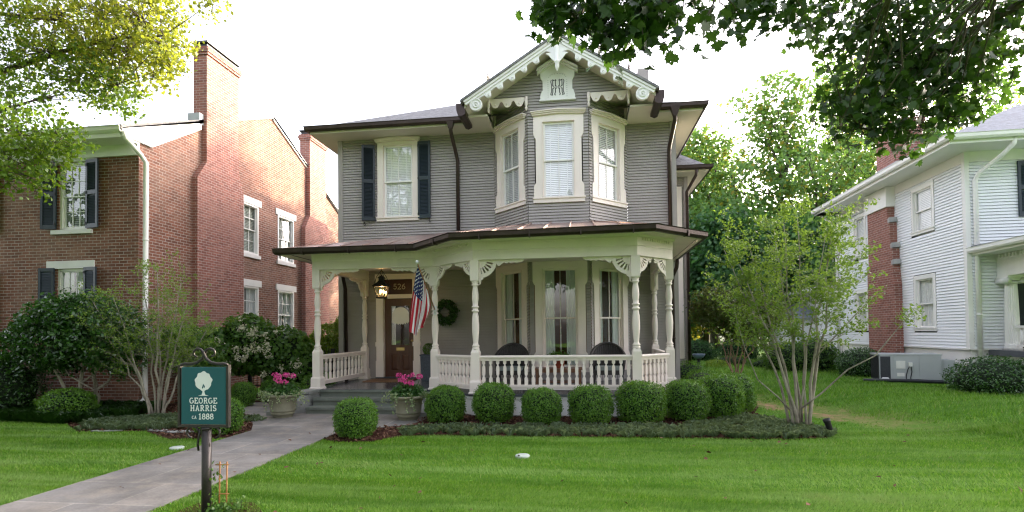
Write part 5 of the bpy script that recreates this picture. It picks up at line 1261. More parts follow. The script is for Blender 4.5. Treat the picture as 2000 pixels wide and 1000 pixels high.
# ------------------------------------------------------------ grass blades and mulch chips
def inside(poly, x, y):
    p = np.array(poly); r = np.zeros(len(x), bool); j = len(p) - 1
    for i in range(len(p)):
        c = ((p[i, 1] > y) != (p[j, 1] > y)) & (x < (p[j, 0] - p[i, 0]) * (y - p[i, 1]) / (p[j, 1] - p[i, 1] + 1e-12) + p[i, 0]); r ^= c; j = i
    return r
def grass():
    pts = []
    for y0, y1, n in ((3.6, 6, 330000), (6, 9.5, 260000), (9.5, 15, 90000), (15, 26, 60000)):
        x = RNG.uniform(-14 if y1 > 6 else -8, 9 if y0 < 9 else 13, n); y = RNG.uniform(y0, y1, n); pts.append(np.stack([x, y], 1))
    p = np.concatenate(pts); x, y = p[:, 0], p[:, 1]
    lim = (x > -1.12 * y - 1.2) & (x < .80 * y + 1.2); ok = lim
    for poly in (PATH, BED, BEDL): ok &= ~inside(poly, x, y)
    ok &= ~((x > -9.4) & (x < 2.0) & (y > 8.75) & (y < 24)) & ~((x < -8.9) & (y > 9.4)) & ~((x > 9.3) & (y > 14)) & ~((x > 7.6) & (x < 9.4) & (y > 13.9) & (y < 15.2)) & ~((x > 2.0) & (x < 2.6) & (y > 11))
    s = (x - 6) * .907 + (y - 8.2) * .422; wob = .4 * np.sin(x * 1.7 + y) + .3 * np.sin(y * 3.1)
    dirt = (s + wob > -.35) & (s + wob < .8) & (y > 9.6) & (y < 16); ok &= ~(dirt & (RNG.uniform(size=len(x)) < .93))
    x, y, s = x[ok], y[ok], s[ok]; n = len(x); z = hgt(x, y); d = np.hypot(x, y)
    h = (.026 + .0012 * d + np.where((s > .5), .035, 0)) * RNG.uniform(.55, 1.25, n); w = (.0017 + .00048 * d) * RNG.uniform(.7, 1.4, n)
    a = RNG.uniform(0, 2 * np.pi, n); la = RNG.uniform(0, 2 * np.pi, n)
    lean = RNG.uniform(.2, .9, n) * h; band = np.sin(y * 2.6 + .5 * np.sin(x * .6)) * .35 * h
    P = np.zeros((n, 3, 3)); P[:, 0] = np.stack([x - w * np.cos(a), y - w * np.sin(a), z], 1); P[:, 1] = np.stack([x + w * np.cos(a), y + w * np.sin(a), z], 1)
    P[:, 2] = np.stack([x + lean * np.cos(la) + band, y + lean * np.sin(la), z + h], 1)
    t = NT('grass_blades'); g = t.n('ShaderNodeNewGeometry')
    c = t.ramp(g.outputs['Random Per Island'], [(0, (.084, .208, .013)), (.5, (.150, .325, .022)), (.9, (.230, .415, .040)), (1, (.38, .41, .15))])
    patch = t.noise(g.outputs['Position'], 1.1, 5, .7, (.22, 2.2, 1))
    c = t.mix(t.ramp(patch, [(.45, (0,) * 3), (.64, (.75,) * 3)]), c, (.29, .44, .13)); c = t.mix(t.ramp(t.noise(g.outputs['Position'], 1.3, 4, .65, (.35, 2.0, 1)), [(.5, (0,) * 3), (.70, (.7,) * 3)]), c, (.060, .180, .012))  # pale and dark mower streaks: sheen of bent blades put into colour
    c = t.mix(t.ramp(t.noise(g.outputs['Position'], .55, 6, .75), [(.60, (0,) * 3), (.74, (.55,) * 3)]), c, (.30, .30, .12))
    d_ = t.bsdf(c, .5, 0, .35); tr = t.n('ShaderNodeBsdfTranslucent'); t.l(c, tr.inputs[0]); m = t.n('ShaderNodeMixShader'); m.inputs[0].default_value = .45
    t.l(d_, m.inputs[1]); t.l(tr.outputs[0], m.inputs[2])
    o = rawmesh('grass', P.reshape(-1, 3), n, 3, t.done(m.outputs[0]), None); tag(o, 'short bright green grass blades of the mown lawn', 'grass', kind='stuff')
grass()
x_ = RNG.uniform(-7, 5, 70); y_ = RNG.uniform(4.5, 9, 70); ok_ = ~inside(PATH, x_, y_) | (RNG.uniform(size=70) < .4); tag(leaves('fallen_leaves', np.stack([x_[ok_], y_[ok_], np.full(ok_.sum(), .05)], 1), .06, T_SIMP, M['chip'], None, (0, 0, 2)), 'few small brown fallen leaves scattered over the lawn', 'fallen leaves', kind='stuff')
def chips(poly, n, name, label, bb):
    x = RNG.uniform(bb[0], bb[1], n); y = RNG.uniform(bb[2], bb[3], n); ok = inside(poly, x, y); x, y = x[ok], y[ok]
    o = leaves(name, np.stack([x, y, RNG.uniform(.022, .05, len(x))], 1), .05, np.array([(-.2, -.5, 0), (.2, -.5, .05), (.25, .5, 0), (-.2, .5, .1)]), M['chip'], None, (0, 0, 1.6)); tag(o, label, 'mulch', kind='stuff')
chips(BED, 14000, 'mulch_chips', 'loose reddish brown bark chips in the porch bed', (-4.2, 4.1, 8, 14)); chips(BEDL, 6000, 'mulch_chips', 'loose brown bark chips in the left bed', (-10, -5.8, 7.9, 12))
def tufts(name, label, pos, blades, h, mat, w=.012, spread=.09):
    n = len(pos) * blades; c = np.repeat(pos, blades, 0); a = RNG.uniform(0, 2 * np.pi, n); r = spread * RNG.uniform(0, 1, n)
    b = c + np.stack([r * np.cos(a), r * np.sin(a), np.zeros(n)], 1) * .5; hh = h * RNG.uniform(.5, 1.2, n); out = RNG.uniform(.3, 1.2, n) * hh
    mid = b + np.stack([out * .45 * np.cos(a), out * .45 * np.sin(a), hh * .85], 1); tip = b + np.stack([out * np.cos(a), out * np.sin(a), hh * RNG.uniform(.45, 1.0, n)], 1)
    s = np.stack([-np.sin(a), np.cos(a), np.zeros(n)], 1) * w
    P = np.stack([b - s, b + s, mid + s, tip, mid - s], 1); o = rawmesh(name, P.reshape(-1, 3), n, 5, M[mat], None); return tag(o, label, 'ground cover', kind='stuff')
def scat(poly, n, bb):
    x = RNG.uniform(bb[0], bb[1], n); y = RNG.uniform(bb[2], bb[3], n); ok = inside(poly, x, y); x, y = x[ok], y[ok]; return np.stack([x, y, hgt(x, y) + .015], 1)
GC = [(-2.95, 8.58), (-2.3, 8.66), (3.2, 8.7), (3.75, 8.85), (3.98, 9.15), (3.85, 9.7), (3.45, 10.4), (3.1, 10.9), (2.4, 10.1), (1.6, 9.55), (-2.6, 9.3), (-3.0, 9.0)]
tufts('ground_cover', 'dark blue-green grassy ground cover edging the porch bed', scat(GC, 1500, (-3, 4.1, 8.5, 11)), 22, .105, 'lf_cover', .006, .11)
GL_ = [(-22, 9.5), (-11.6, 9.5), (-9.9, 9.2), (-9.2, 9.9), (-9.6, 11.3), (-22, 11.3)]
tufts('ground_cover', 'deep green grassy ground cover before the brick house', scat(GL_, 2600, (-17, -9, 9, 11.4)), 14, .2, 'lf_dark', .009, .12)
tufts('ground_cover', 'dark ground cover round the bare-stemmed tree left of the walk', scat([(-9.5, 9.3), (-8.95, 8.55), (-8.3, 8.62), (-7.4, 8.75), (-6.9, 9.2), (-8.5, 10.2)], 700, (-9.6, -6.8, 8.4, 10.3)), 14, .12, 'lf_cover', .007, .1)
tufts('ground_cover', 'small tuft of ground cover at the foot of left urn', scat([(-6.9, 9.75), (-6.45, 9.5), (-6.2, 9.9), (-6.6, 10.2)], 60, (-7, -6, 9.4, 10.3)), 14, .1, 'lf_cover', .007, .08)

# ------------------------------------------------------------ clipped boxwoods
def boxwood_proto(n, seed, squash=.92, ls=.046):
    rng = np.random.default_rng(seed); d = nrm(rng.normal(size=(n, 3))); d = d[d[:, 2] > -.75]
    bump = 1 + .035 * np.sin(d[:, 0] * 5 + seed) * np.cos(d[:, 2] * 4.3) + .03 * np.sin(d[:, 1] * 9 + d[:, 2] * 7) + rng.normal(size=len(d)) * .05
    sup = (np.abs(d) ** 2.7).sum(1) ** (-1 / 2.7)
    r = sup * bump * np.where(rng.uniform(size=len(d)) < .3, rng.uniform(.86, .97, len(d)), 1)
    p = d * r[:, None] * np.array([.5, .5, .5 * squash]); p[:, 2] += .5 * squash
    o = leaves('boxwood', p, ls, T_QUAD, M['boxwood'], None, (0, 0, .25), d, 0, 1.0)
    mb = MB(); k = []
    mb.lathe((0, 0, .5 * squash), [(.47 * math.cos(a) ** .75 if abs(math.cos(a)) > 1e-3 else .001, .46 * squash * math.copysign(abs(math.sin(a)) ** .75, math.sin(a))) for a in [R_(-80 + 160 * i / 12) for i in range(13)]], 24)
    mb.build('dark_core', M['boxcore'], o); return o
protos = [boxwood_proto(9000, 3), boxwood_proto(9000, 8)]
BX = [(-3.68, 8.36, .66, .62, 'clipped round boxwood alone beside the walk, nearest the camera'), (-2.57, 9.78, .72, .70, 'clipped round boxwood right of the right urn, first along the porch'), (-1.66, 9.84, .74, .72, 'clipped round boxwood below the porch post left of the front railing'),
      (-.73, 9.66, .70, .68, 'clipped round boxwood below the wicker chair on the left'), (.15, 9.72, .74, .70, 'clipped round boxwood below the wicker chair on the right'), (1.07, 9.88, .82, .74, 'clipped boxwood below the right front porch post, wider than its neighbours'),
      (1.93, 10.22, .80, .73, 'clipped boxwood under the right corner railing of the porch'), (2.62, 10.62, .86, .82, 'large clipped boxwood past the porch corner, in the right bed'), (3.05, 11.25, .85, .78, 'clipped boxwood partly hidden behind the large one at the bed edge'),
      (-6.22, 8.50, .74, .64, 'clipped boxwood left of the walk, half hidden behind the sign'), (-7.98, 11.8, .50, .58, 'small dark boxwood behind the left urn, nearest the brick house'), (-7.78, 12.7, .52, .55, 'small dark boxwood behind the left urn, nearer the porch')]
for i, (x, y, w, h, lab) in enumerate(BX):
    o = protos[i] if i < 2 else dup(protos[i % 2], (0, 0, 0))
    hh = (h - .015) * (1.03, .98, 1.02, .97, 1.0, 1.03)[i % 6]; o.location = (x, y + (.13 if i < 9 and i > 0 else 0), .01); o.rotation_euler = (.03 * math.sin(i * 3), .03 * math.cos(i * 5), i * 1.7); o.scale = (w * (.99 if i % 3 else .94), w * .97, hh / .92); tag(o, lab, 'boxwood', 'clipped boxwood balls')
    for c in o.children: c.matrix_parent_inverse = Matrix()
def bush(name, label, blobs, n, ls, mat, tmpl=T_OVAL, cat='bush', group=None, bias=.3, core=True):
    b = np.array(blobs, float); w = (b[:, 3] * b[:, 4] + b[:, 4] * b[:, 5]); idx = RNG.choice(len(b), n, p=w / w.sum()); d = nrm(RNG.normal(size=(n, 3)))
    k = 1 + .06 * np.sin(d[:, 0] * 6 + idx) * np.sin(d[:, 2] * 7) + RNG.normal(size=n) * .06
    p = b[idx, :3] + d * b[idx, 3:6] * k[:, None]
    keep = p[:, 2] > .02
    for i in range(len(b)):   # leaves buried in a neighbouring lobe are of no use
        q = ((p - b[i, :3]) / b[i, 3:6]); keep &= ~(((q ** 2).sum(1) < .72) & (idx != i))
    o = leaves(name, p[keep], ls, tmpl, M[mat], None, (0, 0, bias), d[keep], .2, .9); tag(o, label, cat, group)
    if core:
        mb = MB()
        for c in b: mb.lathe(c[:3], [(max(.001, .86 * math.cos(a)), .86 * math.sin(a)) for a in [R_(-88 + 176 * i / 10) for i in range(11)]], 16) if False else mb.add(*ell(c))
        mb.build('dark_core', M['boxcore'], o)
    return o
def ell(c, n=14, m=8, k=.84):
    vs = []; fs = []
    for j in range(m + 1):
        a = R_(-89 + 178 * j / m)
        for i in range(n): t_ = 2 * math.pi * i / n; vs.append((c[0] + k * c[3] * math.cos(a) * math.cos(t_), c[1] + k * c[4] * math.cos(a) * math.sin(t_), c[2] + k * c[5] * math.sin(a)))
    for j in range(m):
        for i in range(n): fs.append((j * n + i, j * n + (i + 1) % n, (j + 1) * n + (i + 1) % n, (j + 1) * n + i))
    return vs, fs, 0, True
bush('low_hedge', 'low loose boxwood hedge at the right side of the grey house', [(2.85, 13.2, .35, .45, .9, .40), (3.2, 12.3, .36, .4, .5, .40), (2.9, 15.0, .4, .5, .9, .45)], 9000, .035, 'boxwood', T_QUAD, 'hedge')
bush('garden_bush', 'large dark rounded evergreen bush by the porch of the white house', [(8.62, 12.6, .55, .72, .7, .50), (9.5, 12.5, .50, .9, .75, .50), (10.7, 12.6, .48, .9, .8, .48)], 15000, .05, 'lf_dark', T_OVAL, 'bush', 'dark evergreen bushes')
bush('garden_bush', 'rounded dark evergreen bush left of the air conditioner', [(8.15, 16.9, .62, .62, .6, .48)], 6000, .045, 'lf_dark', T_OVAL, 'bush', 'dark evergreen bushes')
bush('garden_bush', 'broad leafy green bush behind the bare-stemmed tree, near the shed', [(6.8, 18.9, .7, .7, .6, .55), (7.7, 18.9, .75, .7, .6, .6)], 6000, .07, 'lf_mid', T_OVAL, 'bush', 'dark evergreen bushes')
bush('garden_bush', 'low rounded bush in the shade left under the big green shrub tree', [(-10.7, 9.95, .30, .55, .4, .32)], 4500, .045, 'boxwood', T_QUAD, 'bush', 'dark evergreen bushes')
bush('garden_bush', 'dense dark bush at the far left before the brick wall', [(-13.0, 10.4, .6, 1.1, .6, .75), (-14.5, 10.4, .7, 1.0, .6, .8)], 8000, .06, 'lf_dark', T_OVAL, 'bush', 'dark evergreen bushes')
bush('garden_bush', 'low clipped dark hedge against the left side of the porch', [(-6.75, 13.1, .3, .35, .7, .42), (-6.9, 12.0, .22, .4, .5, .32)], 5000, .04, 'boxwood', T_QUAD, 'bush', 'dark evergreen bushes')
bush('garden_bush', 'bright green bush showing above the ledge left of the porch', [(-7.5, 15.2, 1.55, .55, .3, .45), (-7.1, 15.2, 1.95, .2, .15, .3)], 2600, .09, 'lf_light', T_OVAL, 'bush', 'dark evergreen bushes', core=False)
far = [(5.2, 25.2, .9, 'dark mounded bush at the far end of the back lawn behind the bird bath'), (7.2, 26, .9, 'dark mounded bush at the far end of the back lawn behind the bronze-leaved tree'), (9.3, 23.0, .9, 'dark round bush beside the small white shed')]
for x, y, s, lab in far: bush('garden_bush', lab, [(x, y, .3 + .4 * s, .95 * s, .7 * s, .62 * s)], 3500, .08, 'lf_far_dark', T_OVAL, 'bush', 'dark evergreen bushes')
bush('garden_bush', 'low grey-green spreading shrub on the back lawn', [(7.3, 20.6, .4, 1.3, .5, .32), (6.0, 22.5, .4, .7, .4, .25)], 4000, .08, 'lf_mid', T_LONG, 'bush', 'dark evergreen bushes')
bush('garden_bush', 'small yellowish fern-like plant beside the bird bath', [(5.0, 20.8, .42, .38, .3, .16)], 600, .10, 'lf_light', T_LONG, 'plant', None, core=False)

# geraniums in the urns with trailing ivy
for (x, y), lab in zip(URN, ('left urn', 'right urn')):
    t = thing('geranium', 'pink flowering geranium growing in the %s' % lab, 'flowers', (x, y, .45), 0, 'pink geraniums in urns')
    n = 1100; d = nrm(RNG.normal(size=(n, 3))); d[:, 2] = np.abs(d[:, 2]); p = V(x, y, .44) + d * np.array([.36, .30, .30]) * RNG.uniform(.45, 1.05, n)[:, None]
    leaves('foliage', p, .065, T_PETAL, M['lf_geran'], t, (0, -.2, .5), d, 0, .5)
    hs = [(-.12, -.05, .36), (-.02, -.12, .42), (.06, .02, .44), (.02, -.16, .33), (.24, -.04, .42), (-.2, .05, .44), (.1, -.1, .30)]
    mb = MB(); pp = []
    for (a, b_, c_) in hs:
        mb.tube([(x + a * .5, y + b_ * .5, .5), (x + a, y + b_, .44 + c_ * .85)], .006, 4, cap=False)
        dd = nrm(RNG.normal(size=(42, 3))); pp.append(V(x + a, y + b_, .44 + c_) + dd * np.array([.06, .06, .042]))
    mb.build('stem', M['lf_geran'], t, fix=False); leaves('blossom', np.concatenate(pp), .042, T_PETAL, M['pink'], t, (0, -.3, .4))
    pts = []
    for k in range(20):
        a = rnd.uniform(-math.pi, math.pi); L = rnd.uniform(.08, .36); 
        if math.sin(a) > .5: continue
        for j in range(26):
            q = j / 25; r = .27 + .12 * math.sin(q * 1.8); pts.append((x + r * math.cos(a + .3 * q) + rnd.gauss(0, .018), y + r * .95 * math.sin(a + .3 * q) + rnd.gauss(0, .018), .50 + .06 * math.sin(q * 3) - L * q * q + rnd.gauss(0, .018)))
    for s in (-1, 1):
        for k in range(90): q = rnd.random(); pts.append((x + s * (.25 + .28 * q) + rnd.gauss(0, .03), y + rnd.gauss(-.05, .08), .5 + .06 * math.sin(q * 3) - .18 * q * q + rnd.gauss(0, .03)))
    iv = leaves('trailing_ivy', pts, .042, T_PETAL, M['lf_varieg'], None, (0, -.3, .3), None, .4); tag(iv, 'pale variegated ivy trailing over the rim of the %s' % lab, 'ivy', 'trailing ivy on urns')
p = V(-.50, 12.15, 1.15) + nrm(RNG.normal(size=(260, 3))) * np.array([.26, .2, .13]) * RNG.uniform(.3, 1.05, (260, 1)); tag(leaves('potted_plant', p, .12, T_LONG, M['lf_mid'], None, (0, 0, .6)), 'leafy green plant in the red pot on the porch table', 'plant')
d = nrm(RNG.normal(size=(1500, 3))); p = V(-3.95, 13.6, 1.28) + d * np.array([.17, .17, .16]) * RNG.uniform(.8, 1.05, (1500, 1)); tag(leaves('topiary', p, .03, T_QUAD, M['lf_mid'], None, (0, 0, .3), d), 'small clipped green ball in the tall slate planter', 'topiary')
a = RNG.uniform(0, 2 * np.pi, 1600); b_ = RNG.uniform(0, 2 * np.pi, 1600); r = .25 + .085 * np.cos(b_); p = np.stack([-3.66 + r * np.cos(a), 14.14 + .07 * np.sin(b_), 2.26 + r * np.sin(a)], 1) + RNG.normal(size=(1600, 3)) * .022
tag(leaves('wreath', p, .06, T_OVAL, M['lf_dark'], None, (0, -.6, 0)), 'dark green leafy wreath on the grey wall right of the door', 'wreath')
p = V(-3.40, 4.75, .04) + RNG.normal(size=(240, 3)) * np.array([.10, .07, .025]); p[:, 2] = np.abs(p[:, 2]) + .02; p2 = np.stack([-3.52 + RNG.normal(size=60) * .035, 4.76 + RNG.normal(size=60) * .03, RNG.uniform(.05, .5, 60)], 1)
tag(leaves('climbing_plant', np.concatenate([p, p2]), .042, T_OVAL, M['lf_mid'], None, (0, -.3, .5)), 'young leafy vine at the foot of the house sign post', 'plant')

# ------------------------------------------------------------ bare-stemmed small trees (vase shaped, thin pale stems, sparse new leaves)
def vase_tree(name, label, base, tips, leaf, seed, nleaf, ls=.05, bend=.0, low=None, twf=1.0):
    rnd.seed(seed); t = thing(name, label, 'tree', base, 0, 'bare-stemmed small trees in front')
    mb = MB(); L = []; b = V(*base)
    for i, tp in enumerate(tips):
        tp = V(*tp); off = V((tp[0] - b[0]) * .11 + rnd.gauss(0, .05), (tp[1] - b[1]) * .10 + rnd.gauss(0, .05), 0); n = 9; pts = []
        for k in range(n + 1):
            q = k / n; e = q ** 1.25
            pts.append(b + off * (1 - q) + (tp - b) * V(e, e, q) + V(rnd.gauss(0, .022), rnd.gauss(0, .022), 0) * math.sin(math.pi * q) * 1.3)
        r0 = rnd.uniform(.017, .031); mb.tube(pts, [r0 * (1 - .85 * k / n) + .002 for k in range(n + 1)], 7)
        for k in range(4, n + 1):
            for _ in range(3):
                o = pts[k]; out = (tp - b) * V(1, 1, 0); out = out / (np.linalg.norm(out) + .2)
                L1 = rnd.uniform(.35, .95) * (1.1 - .45 * k / n) * twf; dr = out * .7 + V(rnd.gauss(0, .7), rnd.gauss(0, .7), rnd.uniform(.15, 1.0)); dr /= np.linalg.norm(dr)
                tw = wobbly(o, o + dr * L1, 4, .16); rb = r0 * (1 - .85 * k / n) * .26 + .001; mb.tube(tw, [rb, rb * .8, rb * .6, rb * .4, rb * .2], 4, cap=False)
                for j in range(1, 5):
                    for __ in range(2):
                        d2 = dr + V(rnd.gauss(0, .8), rnd.gauss(0, .8), rnd.gauss(.25, .5)); d2 /= np.linalg.norm(d2); e2 = tw[j] + d2 * L1 * rnd.uniform(.25, .55)
                        mb.tube([tw[j], (tw[j] + e2) / 2 + V(0, 0, .01), e2], [rb * .35, rb * .25, rb * .12], 3, cap=False)
                        for _m in range(nleaf): q = rnd.random() ** .7; L.append(tw[j] * (1 - q) + e2 * q + V(rnd.gauss(0, .025), rnd.gauss(0, .025), rnd.gauss(0, .025)))
    if low:
        for pts, r in low: mb.tube([V(*p) for p in pts], [r * (1 - .7 * k / (len(pts) - 1)) for k in range(len(pts))], 6); L += [V(*pts[-1]) * q + V(*pts[-2]) * (1 - q) + V(rnd.gauss(0, .08), rnd.gauss(0, .08), rnd.gauss(0, .06)) for q in np.linspace(.2, 1.05, 160)]
    mb.build('trunk', M['palebark'], t, fix=False); leaves('crown', L, ls, T_OVAL, M[leaf], t, (0, 0, .5), None, .2)
    return t
vase_tree('ornamental_tree', 'multi-stemmed small tree with fresh light leaves at right bed end', (3.69, 9.66, 0),
          [(3.0, 9.9, 3.1), (3.35, 9.3, 3.45), (3.8, 9.9, 3.65), (4.2, 9.5, 3.5), (3.55, 10.3, 3.5), (4.5, 9.9, 3.1), (2.7, 9.5, 2.8), (3.95, 9.2, 3.2), (2.5, 9.7, 3.1)], 'lf_new', 5, 10, .052,
          low=[([(3.67, 9.62, .35), (3.95, 9.5, .62), (4.35, 9.45, 1.02), (4.75, 9.4, 1.25), (5.15, 9.4, 1.75), (5.35, 9.4, 2.0)], .018), ([(3.66, 9.66, .15), (3.3, 9.6, .55), (2.95, 9.5, .85), (2.75, 9.5, 1.4), (2.6, 9.5, 2.0)], .016), ([(3.9, 9.6, 1.2), (4.4, 9.6, 1.75), (4.95, 9.7, 2.3)], .014)])
vase_tree('ornamental_tree', 'multi-stemmed small tree with fresh light leaves left of the walk', (-8.72, 10.1, 0),
          [(-9.0, 10.0, 2.9), (-8.6, 9.9, 3.05), (-8.3, 10.2, 2.8), (-8.0, 10.0, 2.4), (-9.6, 9.9, 2.5), (-10.15, 10.0, 2.4), (-8.9, 10.4, 2.6), (-7.6, 10.1, 1.9), (-9.9, 9.8, 2.0), (-7.9, 9.7, 1.9)], 'lf_new', 9, 6, .042, twf=.85)

# evergreen shrub tree at the left, white-flowered shrub, bronze crape myrtle
tree('shrub_tree', 'wide dark glossy evergreen shrub tree before the brick house', (-10.65, 10.35, .05), (-10.9, 10.35, 1.6),
     [(-11.15, 10.35, 1.75, 1.30, .85, .80), (-10.2, 10.3, 1.75, .95, .8, .72), (-12.0, 10.4, 1.45, .75, .7, .62), (-10.9, 10.3, 2.1, 1.0, .7, .58), (-9.9, 10.35, 1.35, .6, .6, .5)], .07, 700, 26, .17, .085, 'lf_dark', 'palebark', T_OVAL, cat='tree',
     stems=[((-10.62, 10.35, .0), (-10.3, 10.3, 1.5), .05), ((-10.7, 10.35, .0), (-10.9, 10.4, 1.6), .06), ((-10.75, 10.3, 0), (-11.6, 10.3, 1.4), .055), ((-10.58, 10.4, 0), (-9.9, 10.4, 1.3), .045)], limbs=12, seed=3, shell=.6)
t = bush('flowering_shrub', 'white-flowered oakleaf shrub between the brick house and porch', [(-8.75, 13.1, 1.45, .75, .6, .75), (-7.95, 13.4, 1.15, .8, .6, .72), (-9.5, 12.6, 1.2, .7, .6, .7), (-7.4, 13.5, .85, .5, .5, .5)], 9000, .12, 'lf_mid', T_PETAL, 'shrub')
pp = []; rnd.seed(4)
for (bx, by_, bz, rx, ry, rz), m in zip([(-8.75, 13.1, 1.45, .75, .6, .75), (-7.95, 13.4, 1.15, .8, .6, .72), (-9.5, 12.6, 1.2, .7, .6, .7)], (26, 12, 9)):
    for k in range(m):
        dd = nrm(V(rnd.uniform(-.7, .9), -rnd.uniform(.35, 1.2), rnd.uniform(-.5, .9))); c = V(bx, by_, bz) + dd * V(rx, ry, rz) * 1.10
        q = RNG.normal(size=(36, 3)) * np.array([.045, .04, .035]); sl = RNG.uniform(-.12, .12, 36); q[:, 0] += sl * dd[0] * 1.0; q[:, 2] -= np.abs(sl) * .9; pp.append(c + q)
leaves('blossom', np.concatenate(pp), .062, T_PETAL, M['blossom'], t, (0, -.6, .3))
tree('ornamental_tree', 'dark leafy small tree with thin stems left of the white-flowered shrub', (-9.3, 11.6, 0), (-9.2, 11.6, 1.0), [(-9.5, 11.6, 1.45, .6, .5, .55), (-8.95, 11.7, 1.25, .45, .4, .42)], .03, 260, 22, .16, .075, 'lf_mid', 'palebark', T_OVAL,
     stems=[((-9.3 + .05 * k, 11.6, 0), (-9.6 + .22 * k, 11.6 + .1 * (k % 2), 1.25), .02) for k in range(4)], limbs=8, seed=6)
tree('crape_myrtle', 'bronze-leaved crape myrtle with bare tan stems behind the boxwoods', (4.3, 15.6, .2), (4.3, 15.6, 1.5), [(4.1, 15.6, 2.15, .95, .8, .62), (4.9, 15.6, 2.2, .7, .7, .55), (3.7, 15.6, 2.4, .6, .6, .5), (4.5, 15.6, 1.75, .7, .6, .35)], .03, 520, 24, .17, .075, 'lf_bronze', 'tanbark', T_OVAL,
     stems=[((4.3 + .05 * (k % 3 - 1), 15.6 + .04 * (k % 2), .15), (3.75 + .2 * k, 15.5 + .15 * (k % 3), 1.75), .028) for k in range(7)], limbs=14, seed=8, extra=('lf_mid', 1500))

# ------------------------------------------------------------ big trees behind
def big(name, label, x, y, h, w, seed, mat, extra=None, n=420, per=30, ls=.25, bark='bark', z0=.32, tr=.28, rc=.62, nb=8, group='tall trees behind the houses', dep=.8):
    rnd.seed(seed); bl = []
    for k in range(nb):
        q = k / (nb - 1); zz = h * (z0 + (.93 - z0) * q); ww = w * (.62 + .38 * math.sin(math.pi * min(1, q * 1.05 + .12))); a = k * 2.4 + seed
        off = ww * .52 * (1 - .7 * q); bl.append((x + off * math.cos(a), y + off * dep * math.sin(a), zz, ww * .52, ww * .5 * dep, h * .115))
    bl.append((x, y, h * .9, w * .3, w * .3, h * .1))
    top = (x + rnd.gauss(0, .4), y, h * .82)
    return tree(name, label, (x, y, .2), top, bl, tr, n, per, rc, ls, mat, bark, T_SIMP, group, limbs=16, seed=seed, shell=.45, extra=extra, sub=60,
                stems=[((x, y, .1), top, tr), ((x + .1, y, h * .22), (x + w * .42, y - .3, h * .62), tr * .6), ((x - .1, y, h * .26), (x - w * .40, y + .2, h * .66), tr * .55)])
big('tall_tree', 'tall airy green tree with forked dark trunk, just right of the grey house', 11.0, 31, 15.6, 6.2, 21, 'lf_far', ('lf_far_sunlit', 1200), 400, 20)
big('tall_tree', 'tall airy green tree rising highest behind the white house chimney', 15.6, 34, 18.0, 6.4, 22, 'lf_far', ('lf_far_sunlit', 900), 400, 20)
big('tall_tree', 'leafy tree with sun glow painted gold into its leaves behind the grey house', 7.0, 32, 13.2, 5.6, 23, 'lf_far', ('lf_far_sunlit', 1800), 470, 22)
big('tall_tree', 'dark green tree beside the white house roof behind its chimney', 18.5, 31, 12.5, 4.6, 24, 'lf_far_dark', ('lf_far_sunlit', 900), 380, 26)
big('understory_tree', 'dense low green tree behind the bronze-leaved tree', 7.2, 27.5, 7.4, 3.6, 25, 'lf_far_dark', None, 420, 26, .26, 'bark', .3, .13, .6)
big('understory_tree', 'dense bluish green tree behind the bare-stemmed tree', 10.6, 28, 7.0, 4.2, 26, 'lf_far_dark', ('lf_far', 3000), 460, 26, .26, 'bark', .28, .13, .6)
big('understory_tree', 'thin young tree with yellow sunlit leaves at end of the back lawn', 5.6, 31, 5.6, 2.4, 27, 'lf_far_sunlit', None, 170, 22, .22, 'bark', .22, .07, .5)
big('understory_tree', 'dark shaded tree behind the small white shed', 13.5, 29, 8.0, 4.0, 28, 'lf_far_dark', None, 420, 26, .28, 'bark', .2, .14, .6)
big('tall_tree', 'broad green tree filling the sky gap beside the grey house wing', 9.0, 37, 14.5, 6.5, 35, 'lf_far', ('lf_far_sunlit', 700), 330, 20)
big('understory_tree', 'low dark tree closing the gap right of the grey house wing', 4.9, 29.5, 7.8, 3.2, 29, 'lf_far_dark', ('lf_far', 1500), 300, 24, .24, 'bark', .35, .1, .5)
big('tall_tree', 'pale sunlit tree behind the roof of the brick house', -22.0, 26, 12.2, 6.0, 31, 'lf_far_sunlit', ('lf_far', 2500), 360, 28, .30)
big('tall_tree', 'small pale tree glimpsed between the brick and grey houses', -14.0, 39, 11.5, 4.5, 32, 'lf_far', ('lf_far_sunlit', 2500), 260, 28, .32)
big('tall_tree', 'tall tree far behind the white house, added to dapple the sun', 19, 39, 20, 7.0, 33, 'lf_far', ('lf_far_sunlit', 2500), 420, 24)  # added so sunlight falls broken on the brick side wall
big('tall_tree', 'broad tree behind the white house roof, added to dapple the sun', 25, 37, 18, 7.0, 34, 'lf_far', None, 420, 24)  # second tree added to break up the sun on the brick wall
# far wood closing the view: one mass nobody could count
p, _ = clumped([(x, 46 + 4 * math.sin(x), 3.2 + 1.5 * math.sin(x * 1.7), 3.4, 2.0, 3.0 + math.sin(x * 2.3)) for x in range(-24, 34, 3)], 1500, 24, .9, .5)
tag(leaves('far_wood', p, .42, T_SIMP, M['lf_far_dark'], None, (0, 0, .4)), 'band of shaded woodland at the far end of the yards', 'woodland', kind='stuff')
for k, (x, h, s) in enumerate(((-19, 14, 41), (-8, 15.5, 42), (5, 14.5, 43), (18, 16, 44))):
    big('street_tree', 'big leafy street tree behind the viewer, %s' % ('farthest left', 'second from left', 'third from left', 'farthest right')[k], x, -11.5 + (k % 2), h, 10.0, s, 'lf_street', None, 330, 22, .5, 'bark', .30, .34, 1.0, nb=9, group='street trees behind the viewer')

big('street_tree', 'unseen dense tree added left of the viewer to darken the brick front', -15.5, 1.0, 12.5, 7.5, 46, 'lf_street', None, 520, 24, .4, 'bark', .3, .3, .9, nb=9, group='street trees behind the viewer')  # out-of-view tree added to block light from the brick front
